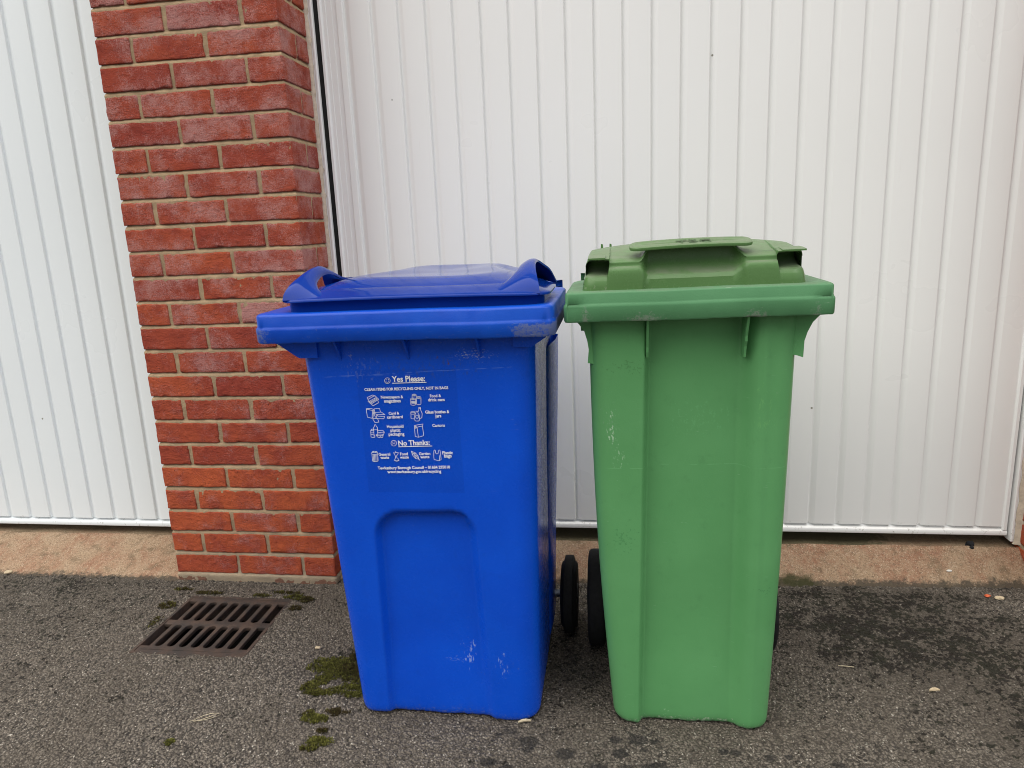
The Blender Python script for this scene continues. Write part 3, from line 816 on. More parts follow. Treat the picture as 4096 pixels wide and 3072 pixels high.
LABEL_LINES={"smiley":[[[-54.8,814.3],[-55.1,812.9],[-55.7,811.5],[-56.6,810.3],[-57.8,809.4],[-59.1,808.7],[-60.5,808.4],[-61.9,808.4],[-63.3,808.8],[-64.4,809.5],[-65.4,810.4],[-66.1,811.6],[-66.4,813.0],[-66.5,814.4],[-66.2,815.9],[-65.5,817.2],[-64.6,818.4],[-63.5,819.4],[-62.1,820.0],[-60.7,820.3],[-59.3,820.3],[-58.0,820.0],[-56.8,819.3],[-55.9,818.3],[-55.2,817.1],[-54.8,815.8],[-54.8,814.3]],[[-57.5,813.2],[-57.9,812.4],[-58.6,811.8],[-59.3,811.3],[-60.1,811.0],[-61.0,810.9],[-61.8,811.0],[-62.6,811.3],[-63.2,811.8],[-63.7,812.5],[-64.0,813.2]],[[-62.2,816.3],[-62.5,815.8],[-62.9,815.8],[-63.1,816.3],[-62.8,816.9],[-62.4,816.8],[-62.2,816.3]],[[-57.7,816.6],[-58.0,816.0],[-58.5,816.0],[-58.7,816.6],[-58.4,817.1],[-57.9,817.1],[-57.7,816.6]]],"frown":[[[-54.2,680.0],[-54.5,678.6],[-55.1,677.2],[-56.1,676.0],[-57.3,675.0],[-58.6,674.3],[-60.0,673.9],[-61.5,673.9],[-62.9,674.3],[-64.1,675.0],[-65.1,675.9],[-65.8,677.2],[-66.1,678.5],[-66.2,680.0],[-65.8,681.5],[-65.2,682.9],[-64.3,684.1],[-63.1,685.1],[-61.7,685.8],[-60.3,686.1],[-58.9,686.1],[-57.5,685.8],[-56.3,685.1],[-55.3,684.1],[-54.6,682.9],[-54.2,681.5],[-54.2,680.0]],[[-63.3,677.6],[-62.9,678.2],[-62.3,678.7],[-61.7,679.1],[-61.0,679.3],[-60.2,679.4],[-59.5,679.3],[-58.8,679.1],[-58.3,678.7],[-57.8,678.2],[-57.5,677.6]],[[-61.7,682.4],[-62.0,681.8],[-62.5,681.8],[-62.7,682.4],[-62.4,682.9],[-61.9,682.9],[-61.7,682.4]],[[-57.2,682.5],[-57.5,682.0],[-58.0,681.9],[-58.1,682.5],[-57.8,683.1],[-57.4,683.1],[-57.2,682.5]]],"under":[[[-50.9,809.0],[19.8,810.1]],[[-50.4,672.1],[20.6,674.0]]],"news":[[[-106.8,779.2],[-94.2,784.8],[-91.8,781.5]],[[-106.8,779.2],[-105.4,774.4]],[[-105.6,775.2],[-90.3,783.4],[-82.9,775.3],[-100.0,765.1],[-105.6,775.2]],[[-106.1,771.2],[-96.2,761.4],[-83.6,768.1],[-85.1,772.6]],[[-102.9,771.1],[-93.5,776.4]],[[-101.8,769.3],[-92.9,773.8]],[[-100.7,767.7],[-87.2,775.0]],[[-92.3,777.0],[-88.3,778.9],[-86.4,775.4],[-90.5,773.1],[-92.3,777.0]],[[-91.0,776.7],[-88.0,775.4]],[[-91.4,776.0],[-87.2,776.3]]],"cans":[[[-3.2,783.6],[-3.6,782.9],[-4.4,782.3],[-5.5,781.9],[-6.9,781.6],[-8.4,781.6],[-9.8,781.9],[-10.9,782.4],[-11.5,783.0],[-11.7,783.7],[-11.4,784.4],[-10.6,785.0],[-9.5,785.5],[-8.0,785.7],[-6.6,785.7],[-5.2,785.4],[-4.1,785.0],[-3.4,784.3],[-3.2,783.6]],[[-11.7,783.7],[-12.3,777.7]],[[-3.2,783.6],[-3.5,780.1]],[[-5.6,783.7],[-5.7,783.4],[-6.1,783.1],[-6.6,783.0],[-7.2,782.9],[-7.9,782.9],[-8.5,783.0],[-9.0,783.2],[-9.3,783.4],[-9.4,783.7],[-9.2,784.0],[-8.9,784.2],[-8.4,784.4],[-7.7,784.5],[-7.1,784.5],[-6.5,784.4],[-6.0,784.2],[-5.7,783.9],[-5.6,783.7]],[[6.2,778.5],[5.9,777.8],[5.0,777.1],[3.6,776.7],[2.0,776.4],[0.3,776.5],[-1.2,776.7],[-2.5,777.2],[-3.3,777.8],[-3.5,778.5],[-3.2,779.2],[-2.3,779.9],[-0.9,780.3],[0.7,780.5],[2.4,780.5],[3.9,780.3],[5.2,779.8],[6.0,779.2],[6.2,778.5]],[[3.5,778.5],[3.4,778.2],[3.0,777.9],[2.4,777.7],[1.6,777.6],[0.9,777.6],[0.2,777.7],[-0.4,777.9],[-0.8,778.2],[-0.9,778.5],[-0.7,778.8],[-0.3,779.1],[0.3,779.3],[1.0,779.4],[1.8,779.4],[2.5,779.3],[3.1,779.1],[3.4,778.8],[3.5,778.5]],[[-3.5,778.5],[-4.1,765.1],[-4.1,765.1],[-3.8,764.4],[-2.9,763.7],[-1.4,763.3],[0.3,763.2],[2.1,763.3],[3.6,763.7],[4.7,764.3],[5.1,765.0]],[[6.2,778.5],[5.1,765.0]],[[-5.4,775.5],[-5.7,774.8],[-6.7,774.2],[-8.0,773.7],[-9.7,773.5],[-11.5,773.5],[-13.1,773.8],[-14.4,774.3],[-15.2,774.9],[-15.5,775.6],[-15.1,776.3],[-14.2,776.9],[-12.8,777.4],[-11.1,777.6],[-9.4,777.6],[-7.7,777.3],[-6.4,776.9],[-5.6,776.2],[-5.4,775.5]],[[-8.2,775.5],[-8.4,775.2],[-8.8,774.9],[-9.4,774.7],[-10.1,774.6],[-10.9,774.6],[-11.6,774.7],[-12.2,775.0],[-12.5,775.2],[-12.6,775.6],[-12.5,775.9],[-12.0,776.2],[-11.4,776.4],[-10.7,776.5],[-9.9,776.5],[-9.2,776.4],[-8.7,776.2],[-8.3,775.9],[-8.2,775.5]],[[-15.5,775.6],[-16.2,764.1],[-16.2,764.1],[-15.9,763.3],[-14.8,762.6],[-13.2,762.1],[-11.3,761.9],[-9.4,762.1],[-7.7,762.5],[-6.5,763.2],[-6.1,764.0]],[[-5.4,775.5],[-6.1,764.0]],[[-14.5,770.5],[-6.2,769.9]],[[-14.6,769.2],[-6.3,768.6]],[[-14.6,767.9],[-6.4,767.4]],[[-14.4,766.5],[-6.8,766.1]]],"card":[[[-111.9,754.7],[-109.3,755.8],[-99.4,755.2],[-96.3,753.8],[-98.5,751.2],[-111.9,754.7]],[[-111.6,754.2],[-111.0,737.0],[-101.3,734.5],[-98.5,751.2]],[[-96.4,753.3],[-98.8,736.7],[-101.3,734.5]],[[-94.9,754.9],[-83.1,755.6],[-81.8,747.8],[-93.8,747.2],[-94.9,754.9]],[[-93.8,747.2],[-96.6,746.3],[-90.1,742.3],[-73.1,742.2],[-79.6,747.5],[-81.8,747.8]],[[-96.6,746.3],[-94.4,738.6],[-91.0,733.7],[-76.2,733.3],[-74.1,738.5],[-88.5,739.1],[-90.1,742.3]],[[-90.1,742.3],[-92.0,736.1]],[[-100.1,733.7],[-89.7,734.2],[-87.3,726.3],[-96.1,725.5],[-100.1,733.7]]],"glass":[[[-8.9,747.4],[-9.2,747.0],[-10.1,746.6],[-11.3,746.3],[-12.7,746.2],[-14.3,746.2],[-15.7,746.4],[-16.9,746.7],[-17.6,747.0],[-17.8,747.5],[-17.5,747.9],[-16.7,748.3],[-15.5,748.6],[-14.0,748.7],[-12.5,748.7],[-11.1,748.6],[-9.9,748.3],[-9.2,747.9],[-8.9,747.4]],[[-17.8,747.2],[-18.1,744.6]],[[-9.0,747.1],[-9.2,744.5]],[[-9.2,744.2],[-9.6,743.7],[-10.6,743.3],[-12.1,743.0],[-13.8,742.9],[-15.5,743.0],[-16.9,743.3],[-17.8,743.8],[-18.1,744.3]],[[-17.7,743.6],[-18.5,734.5],[-18.5,734.5],[-18.3,734.0],[-17.7,733.6],[-16.6,733.3],[-15.3,733.1],[-14.0,733.1],[-12.7,733.2]],[[-0.3,757.2],[3.4,757.2]],[[-0.3,757.2],[-0.5,751.6],[-3.1,747.1]],[[3.4,757.2],[3.3,751.6],[5.9,744.6],[4.4,735.4],[-0.2,733.2]],[[-0.4,755.1],[3.4,755.1]],[[-6.7,749.4],[-2.8,749.3],[-3.1,745.8],[-0.5,740.6],[-1.1,730.1],[-3.2,728.3],[-8.9,728.3],[-10.9,730.1],[-10.3,740.7],[-7.0,745.8],[-6.7,749.4]],[[-8.5,739.5],[-5.3,740.6],[-1.9,739.5],[-2.8,735.8],[-5.9,733.7],[-8.4,735.8],[-8.5,739.5]]],"plastic":[[[-97.5,718.1],[-97.2,720.4],[-94.5,720.4],[-94.7,718.1],[-91.7,714.3],[-92.9,696.6]],[[-97.5,718.1],[-100.0,714.3],[-101.2,695.0]],[[-100.2,709.5],[-91.9,709.5]],[[-107.0,707.9],[-104.7,710.9],[-101.5,710.9],[-100.2,707.4],[-107.0,707.9]],[[-107.0,707.9],[-107.8,694.3],[-105.7,692.5],[-99.4,693.3],[-99.2,698.3]],[[-106.9,702.9],[-100.7,702.9]],[[-91.1,708.2],[-81.0,708.2],[-77.9,704.1],[-91.2,703.7]],[[-77.9,704.1],[-80.6,699.3]],[[-80.9,698.3],[-81.4,697.7],[-82.8,697.1],[-84.9,696.7],[-87.5,696.5],[-90.2,696.5],[-92.7,696.7],[-94.8,697.1],[-96.1,697.7],[-96.5,698.3],[-95.9,698.9],[-94.5,699.5],[-92.4,699.9],[-89.8,700.1],[-87.1,700.1],[-84.6,699.9],[-82.6,699.4],[-81.3,698.9],[-80.9,698.3]],[[-96.1,697.3],[-93.2,693.3],[-90.9,692.1],[-88.4,693.0],[-87.1,696.3]],[[-87.4,693.6],[-85.2,692.3],[-82.5,693.3],[-81.4,697.6]],[[-107.3,699.1],[-102.4,699.1]]],"carton":[[[-12.7,718.7],[5.8,721.9],[4.2,717.5],[5.0,696.6],[-6.5,693.0],[-13.1,694.9],[-12.7,718.7]],[[-6.5,693.0],[-7.5,715.0],[4.2,717.5]],[[-12.7,718.7],[-7.5,715.0]],[[-10.6,716.3],[-10.6,712.0],[-7.5,715.0]]],"bin":[[[-97.3,657.2],[-97.8,656.4],[-99.1,655.7],[-100.9,655.1],[-103.2,654.8],[-105.6,654.8],[-107.8,655.1],[-109.6,655.6],[-110.7,656.3],[-111.1,657.1],[-110.6,658.0],[-109.3,658.7],[-107.4,659.2],[-105.1,659.5],[-102.7,659.5],[-100.5,659.2],[-98.7,658.7],[-97.6,658.0],[-97.3,657.2]],[[-111.0,657.5],[-107.1,662.2],[-98.8,661.9],[-97.3,657.5]],[[-107.1,662.2],[-104.1,659.0],[-98.8,661.9]],[[-109.9,655.6],[-110.2,640.8],[-110.2,640.8],[-109.8,640.0],[-108.5,639.4],[-106.6,639.0],[-104.3,638.9],[-101.9,639.1],[-99.9,639.5],[-98.5,640.1],[-98.0,640.8]],[[-97.4,655.7],[-98.0,640.8]],[[-107.2,653.8],[-107.6,640.3]],[[-104.6,653.5],[-105.4,639.6]],[[-101.9,653.5],[-102.7,639.6]],[[-99.4,654.2],[-100.0,640.3]]],"apple":[[[-58.9,662.7],[-57.5,659.3]],[[-62.8,659.2],[-60.3,658.3],[-57.5,659.3],[-52.5,659.0],[-53.7,655.7],[-56.6,652.6],[-56.9,648.3],[-54.3,645.9],[-52.4,642.2],[-57.8,640.2],[-62.5,641.8],[-60.1,646.6],[-59.1,650.6],[-60.7,654.6],[-62.8,659.2]],[[-62.3,641.5],[-57.9,639.8],[-52.8,641.5]],[[-61.9,642.2],[-57.8,640.8],[-53.1,642.2]]],"leaf":[[[-24.6,662.8],[-15.6,658.5],[-10.7,652.1],[-10.0,644.8],[-16.7,646.4],[-21.9,652.8],[-24.6,662.8]],[[-24.6,662.8],[-7.4,642.3]],[[-21.2,658.8],[-21.6,654.3]],[[-18.3,655.5],[-19.3,650.1]],[[-15.4,651.8],[-16.6,647.1]],[[-20.2,657.6],[-15.7,657.1]],[[-17.6,654.3],[-12.5,653.1]],[[-14.7,650.8],[-10.9,649.5]]],"bag":[[[23.8,663.6],[25.4,665.2],[26.9,664.6],[27.1,658.9],[28.8,656.6],[32.1,657.3],[33.6,664.3],[35.3,665.3],[36.8,664.3],[37.5,657.0],[37.6,644.0],[32.8,641.5],[22.7,644.3],[22.6,650.3],[23.8,663.6]],[[35.6,653.7],[33.8,642.3]]]}

def text_mesh(mb, txt, p0, p1, place, bold=.012):
    cu = bpy.data.curves.new('t', 'FONT'); cu.body = txt; cu.size = 1; cu.offset = bold; cu.resolution_u = 3
    ob = bpy.data.objects.new('t', cu); COL.objects.link(ob)
    dg = bpy.context.evaluated_depsgraph_get()
    me = bpy.data.meshes.new_from_object(ob.evaluated_get(dg))
    bpy.data.objects.remove(ob); bpy.data.curves.remove(cu)
    xs = [v.co.x for v in me.vertices]; x0, x1 = min(xs), max(xs)
    L = math.hypot(p1[0]-p0[0], p1[1]-p0[1]); k = L/(x1-x0)
    ux, uy = (p1[0]-p0[0])/L, (p1[1]-p0[1])/L
    V = [place(p0[0]+ux*(v.co.x-x0)*k-uy*v.co.y*k, p0[1]+uy*(v.co.x-x0)*k+ux*v.co.y*k*1.1) for v in me.vertices]
    mb.add(V, [tuple(p.vertices) for p in me.polygons]); bpy.data.meshes.remove(me)
def stroke(mb, pts, w, place):
    for a, b in zip(pts, pts[1:]):
        dx, dy = b[0]-a[0], b[1]-a[1]; L = math.hypot(dx, dy)
        if L < 1e-6: continue
        ex, ey = dx/L*w*.35, dy/L*w*.35; nx, ny = -dy/L*w/2, dx/L*w/2
        q = [(a[0]-ex-nx, a[1]-ey-ny), (b[0]+ex-nx, b[1]+ey-ny), (b[0]+ex+nx, b[1]+ey+ny), (a[0]-ex+nx, a[1]-ey+ny)]
        mb.add([place(*p) for p in q], [(0, 1, 2, 3)])
m = MB()
for t, xa, sa, xb, sb in LABEL_TEXT:
    s = (sa+sb)/2
    text_mesh(m, t, (xa, sa), (xb, sb), to_front, .030 if len(t) > 14 else .026)
m.build('printed_text', INK, body, fix=False)
LABEL_LINES['under2'] = [LABEL_LINES['under'].pop()]
for k, ls in LABEL_LINES.items():
    m = MB()
    for l in ls: stroke(m, l, 1.5 if 'under' in k else .95, to_front)
    m.build('printed_symbol', INK, body, fix=False)

# ---------------------------------------------------------------- green bin
green = thing('wheelie_bin', 'narrower green wheelie bin with an olive green lid, in front of the wide garage door', 'wheelie bin', (1.05, -.40, GZ))
g_x0 = lambda z: lerp(.886, .845, bT(z))-.010*math.sin(math.pi*min(1, max(0, bT(z)))); g_x1 = lambda z: lerp(1.224, 1.238, bT(z))+.0035*math.sin(math.pi*min(1, max(0, bT(z))))
g_fy = lambda z: lerp(-.585, -.627, bT(z)); g_by = lambda z: lerp(-.235, -.185, bT(z)); g_r = lambda z: lerp(.040, .034, bT(z))
def g_rec(x, z):
    t = bT(z)
    xl = lerp(.940, .9535, t); xr = lerp(1.160, 1.156, t)
    a = sstep(xl-.002, xl+.011, x); b = 1-sstep(xr-.024, xr+.012, x)
    d = .028*a*b*(.62+.38*sstep(GZ, GZ+.30, z))
    d -= .0035*math.exp(-((x-(xr+.022))/.010)**2)            # soft ridge beside the channel
    d -= .003*a*b*math.exp(-((x-1.05)/.06)**2)               # the channel floor is slightly crowned
    return d
gbody = bin_body('body', green, GREEN, GZ, .905, g_x0, g_x1, g_fy, g_by, g_r, g_rec)
set_attr(gbody, 'wear', lambda v: .55*sstep(-.01, -.03, v.z)+.10*sstep(.12, 0, v.z)+.30*math.exp(-((v.x-.885)/.025)**2-((v.z-.68)/.08)**2)+.16*math.exp(-((v.x-1.05)/.08)**2-((v.z-.7)/.06)**2)+.12*math.exp(-((v.x-1.20)/.03)**2-((v.z-.75)/.08)**2)+.05)
grim = rim('rim', gbody, GREEN_RIM, .800, 1.2885, -.668, -.15, -.40, .03, .012, .9535, .930, .8985, .0110, 1.045, fadein=.045)
set_attr(grim, 'wear', lambda v: .08+(.60*math.exp(-((v.x-.95)/.035)**2)+.75*math.exp(-((v.x-1.15)/.022)**2))*sstep(.912, .902, v.z-.011*(v.x-1.045))+.62*(math.exp(-((v.x-1.257)/.010)**2)+math.exp(-((v.x-.842)/.008)**2))*sstep(.932, .92, v.z)+.22*sstep(.905, .899, v.z)+.2*sstep(.955, .96, v.z))
# lid, built as front-to-back profiles side by side
X0, X1 = .834, 1.243; XC = (X0+X1)/2
def lid_params(x):
    mid = sstep(.939, .957, x)*(1-sstep(1.110, 1.141, x))
    nl = 1-sstep(.8795, .8815, x); nr = sstep(1.1925, 1.1945, x); no = max(nl, nr)
    zw = lerp(lerp(.999, .983, mid), .984, no)
    D = lerp(lerp(.001, .023, mid), .045, no)
    L = lerp(lerp(.011, .010, mid), .002, no)
    zl = lerp(lerp(1.006, 1.0265, mid), 1.011, no)
    th = lerp(lerp(.008, .007, mid), .004, no)
    return zw, D, L, zl, th
def ztop(x, y):
    e = 1-((x-XC)/(X1-X0)*2)**2
    return 1.0235+.0145*max(e, 0)**.8-.03*sstep(-.48, -.15, y)
cols = sorted(set(list(np.linspace(X0, X1, 110))+[.8795, .8801, .8808, .8815, 1.1925, 1.1931, 1.1938, 1.1945]+[X0+d for d in (.0006, .002, .005, .009)]+[X1-d for d in (.0006, .002, .005, .009)]))
grid = []
for x in cols:
    zw, D, L, zl, th = lid_params(x)
    dxe = min(x-X0, X1-x); rr = .026
    y0 = -.656+.008*sstep(.946, .956, x)*(1-sstep(1.126, 1.138, x))+(rr-math.sqrt(max(rr*rr-(rr-min(dxe, rr))**2, 0)))
    fall = .010*(1-min(1, dxe/.009))**2
    zb = .950
    pr = [(y0, zb), (y0+.0006, lerp(zb, zw, .35)), (y0+.0015, lerp(zb, zw, .7)), (y0+.0025, zw-.009), (y0+.0045, zw-.004), (y0+.008, zw-.001), (y0+.011, zw)]
    for f, hz in ((.35, .09), (.65, .24), (.85, .42), (.96, .62), (1., .82)): pr.append((y0+.011+D*f, lerp(zw, zl, hz)))
    fl = max(sstep(.939, .957, x)*(1-sstep(1.110, 1.141, x)), 1-sstep(.8795, .8815, x), sstep(1.1925, 1.1945, x))
    for (dy, dz), (by, bz) in zip(((.011+D-L, -.0008), (.004, 0), (.0012, .001), (0, .003), (.0005, th-.003), (.003, th-.0006), (.008, th+.0005)),
                                  ((.0012, 0), (.0018, .0010), (.0030, .0024), (.0048, .0040), (.0074, .0056), (.0110, .0072), (.0165, .0085))):
        pr.append((y0+L+lerp(by, dy, fl), zl+lerp(bz, dz, fl)))
    ys, zs = pr[-1]
    for f in (.05, .12, .2, .3, .45, .6, .8, 1.):
        y = lerp(ys, -.17, f); pr.append((y, lerp(zs, max(ztop(x, y), zs-.02), sstep(0, .22, f)**.8)))
    pr.append((-.165, .955))
    tl = .0110*(x-1.045)
    grid.append([(x+(XC-x)/.2*.007*max(0, z-zb)/.055, y, z-fall*max(0, (z-zb))/.06+tl+.0008*mnoise.noise((x*9, y*9, z*9))) for y, z in pr])
zb = .950
first = [(p[0]-.0002, p[1], min(p[2], zb)+.011*(X0-1.045)*0) for p in grid[0]]; last = [(p[0]+.0002, p[1], min(p[2], zb+.002)) for p in grid[-1]]
m = MB(); m.grid([first]+grid+[last])
glid = m.build('lid', GREEN_LID, green, auto=38, fix=False)
bm = bmesh.new(); bm.from_mesh(glid.data); bmesh.ops.recalc_face_normals(bm, faces=bm.faces)
if sum(f.normal.z*f.calc_area() for f in bm.faces) < 0: bmesh.ops.reverse_faces(bm, faces=bm.faces)
bm.to_mesh(glid.data); bm.free()
set_attr(glid, 'wear', lambda v: .35*sstep(.967, .958, v.z)+.05)
for xa, xb in ((.8475, .8795), (1.1945, 1.2355)):
    m = MB(); rows = []
    for x in np.linspace(xa, xb, 8):
        t_ = 1.0165+.011*(x-1.045); o_ = .006*sstep(0, 1, abs(x-XC)/.2)
        rows.append([(x, -.600, t_+.003), (x, -.63, t_+.0025), (x, -.655-o_*.5+.02*(max(0, abs(x-XC)-.19)/.02)**2*.5, t_), (x, -.655-o_*.5+.02*(max(0, abs(x-XC)-.19)/.02)**2*.5, t_-.003), (x, -.63, t_-.003), (x, -.600, t_-.003)])
    m.grid(rows, True); m.ngon(rows[0]); m.ngon(rows[-1])
    o = m.build('visor', GREEN_LID, glid, auto=40); set_attr(o, 'wear', lambda v: .1)
# grip across the front of the lid, with its moulded letters
m = MB(); P = []
for t in np.linspace(0, 1, 40): P.append((lerp(.945, 1.150, t), 0))
gx0, gx1, gy0, gy1 = .924, 1.147, -.6515, -.605
out = ring(gx0, gx1, gy0, gy1, .018)
tz = lambda x: 1.0315+.003*(1-((x-1.044)/.11)**2)+.011*(x-1.045)
rows = []
for ins, dz in ((.004, -.0075), (.0008, -.0068), (0, -.005), (.0004, -.0016), (.003, 0.), (.009, .0004), (.0115, -.0012), (.0175, -.0012)):
    R_ = ring(gx0+ins, gx1-ins, gy0+ins, gy1-ins, .018-ins*.9)
    rows.append([(x, y+.004*((x-1.044)/.108)**2, tz(x)+dz+.010*(y-gy0)/.0465) for x, y, _, _ in R_])
m.grid(rows, True); m.ngon(rows[-1])
gh = m.build('handle', GREEN_LID, glid, auto=40, fix=True); set_attr(gh, 'wear', lambda v: .05)
m = MB()
text_mesh(m, 'TBC', (1.010, -.646), (1.072, -.646), lambda x, y: (x, y, tz(x)+.0006+.010*(y-gy0)/.0465), .0)
m.build('moulded_letters', mat_simple('letter_green', (.050, .095, .036), .7), gh, fix=False)  # letters in a darker green than the lid
m = MB()
text_mesh(m, 'L2042', (1.158, -.634), (1.190, -.634), lambda x, y: (x, y, 1.0215+.011*(x-1.045)), .0)
o = m.build('moulded_marks', GREEN_LID, glid, fix=False); set_attr(o, 'wear', lambda v: .1)
for x in (.868, .886, 1.095, 1.122):
    m = MB(); plate(m, [(x, 1.015), (x+.007, 1.015), (x+.005, 1.0335), (x+.001, 1.0345)], -.47, -.462)
    o = m.build('tab', GREEN_LID, glid); set_attr(o, 'wear', lambda v: .1)
one_rib('rib', GREEN, gbody, lambda g: blade(g, .9575, .0045, g_fy, .905, .820, .030, .004), .2)
one_rib('rib', GREEN, gbody, lambda g: blade(g, 1.1395, .0045, g_fy, .905, .818, .032, .006), .2)
one_rib('gusset', GREEN, gbody, lambda g: plate(g, [(1.287, .905), (1.20, .905), (1.20, .825), (1.238, .817), (1.2495, .813), (1.2505, .845), (1.2555, .862), (1.264, .880), (1.276, .893)], -.612, -.585), .2)
one_rib('gusset', GREEN, gbody, lambda g: plate(g, [(.815, .897), (.90, .90), (.90, .82), (.853, .806), (.842, .808), (.8445, .835), (.842, .852), (.836, .873), (.826, .886)], -.612, -.585), .2)
one_rib('gusset', GREEN, gbody, lambda g: plate(g, [(.823, .90), (.85, .90), (.85, .855), (.825, .856)], -.50, -.48), .2)
gt = [(-.0225, .085), (-.0225, .110), (-.021, .119), (-.0165, .1235), (-.010, .125), (.010, .125), (.0165, .1235), (.021, .119), (.0225, .110), (.0225, .085)]
hg = [(-.018, .086), (-.018, .04), (-.026, .036), (-.026, .013), (.026, .013), (.026, .036), (.018, .04), (.018, .086)]
for cx in (.8425, 1.2665): wheel(green, TYRE, HUB, cx, -.243, GZ+.125, gt, hg)
a = MB(); a.tube([(.82, -.243, GZ+.125), (1.296, -.243, GZ+.125)], .011, 14); a.build('axle', STEEL, green, auto=40)
a = MB(); a.tube([(.93, -.14, .92), (.93, -.11, .955), (.94, -.10, .965), (1.15, -.10, .965), (1.16, -.11, .955), (1.16, -.14, .92)], .011, 12); a.box(.91, 1.18, -.19, -.145, .90, .94)
o = a.build('rear_handle', GREEN, gbody, auto=40); set_attr(o, 'wear', lambda v: 0)

# ------------------------------------------------------------------ drain
drain = thing('drain_grate', 'rusty iron drain grate with two rows of slots in the tarmac before the pillar', 'drain grate', (-.2755, -.252, GZ))
def plan_solid(name, outer, holes, z0, z1, mat, parent, bev=.0012):
    cu = bpy.data.curves.new('c', 'CURVE'); cu.dimensions = '2D'; cu.fill_mode = 'BOTH'
    cu.extrude = (z1-z0)/2-bev; cu.bevel_depth = bev; cu.bevel_resolution = 1
    for pts in [outer]+holes:
        s = cu.splines.new('POLY'); s.points.add(len(pts)-1); s.use_cyclic_u = True
        for p, q in zip(s.points, pts): p.co = (q[0], q[1], 0, 1)
    ob = bpy.data.objects.new('c', cu); COL.objects.link(ob)
    me = bpy.data.meshes.new_from_object(ob.evaluated_get(bpy.context.evaluated_depsgraph_get()))
    V = [(v.co.x, v.co.y, v.co.z+(z0+z1)/2+.0006*mnoise.noise((v.co.x*60, v.co.y*60, 0))) for v in me.vertices]; F = [tuple(p.vertices) for p in me.polygons]
    bpy.data.objects.remove(ob); bpy.data.curves.remove(cu); bpy.data.meshes.remove(me)
    m = MB(); m.add(V, F); return m.build(name, mat, parent, auto=40)
def slot(xa, xb, ya, yb):
    r = (xb-xa)/2; cx = (xa+xb)/2
    return [(cx+r*math.cos(a), ya+r+r*math.sin(a)) for a in np.linspace(-math.pi, 0, 9)]+[(cx+r*math.cos(a), yb-r+r*math.sin(a)) for a in np.linspace(0, math.pi, 9)]
x0, x1, y0, y1 = -.435, -.1165, -.3955, -.109
holes = []
ps = .0363; rows_y = ((-.370, -.259), (-.236, -.127))
for ya, yb in rows_y:
    for k in range(7): holes.append(slot(-.3985+ps*k, -.3985+ps*k+.0262, ya, yb))
holes.append([(-.425, -.3875), (-.150, -.3875), (-.150, -.3835), (-.425, -.3835)])
outer = [(x0, y0), (x1, y0)]
for ya, yb in rows_y: outer += [(x1, ya), (-.1425, ya), (-.1425, yb), (x1, yb)]
outer += [(x1, y1), (x0, y1)]
for ya, yb in rows_y[::-1]: outer += [(x0, yb), (-.4085, yb), (-.4085, ya), (x0, ya)]
plan_solid('grate', outer, holes, GZ-.012, GZ-.0008, IRON, drain)
fo = [(-.4445, -.4055), (-.300, -.4055), (-.296, -.415), (-.262, -.415), (-.258, -.4055), (-.1065, -.4055), (-.1065, -.098), (-.4445, -.098)]
plan_solid('frame', fo, [[(-.4375, -.3985), (-.1140, -.3985), (-.1140, -.1065), (-.4375, -.1065)]], GZ-.075, GZ+.0005, IRON, drain)
m = MB(); m.add([(a, b, z) for z in (GZ-.45, GZ-.07) for a, b in ((-.4445, -.4055), (-.1065, -.4055), (-.1065, -.098), (-.4445, -.098))], [(0, 1, 2, 3), (0, 4, 5, 1), (1, 5, 6, 2), (2, 6, 7, 3), (3, 7, 4, 0)])
m.build('gully_pit', PIT, drain)

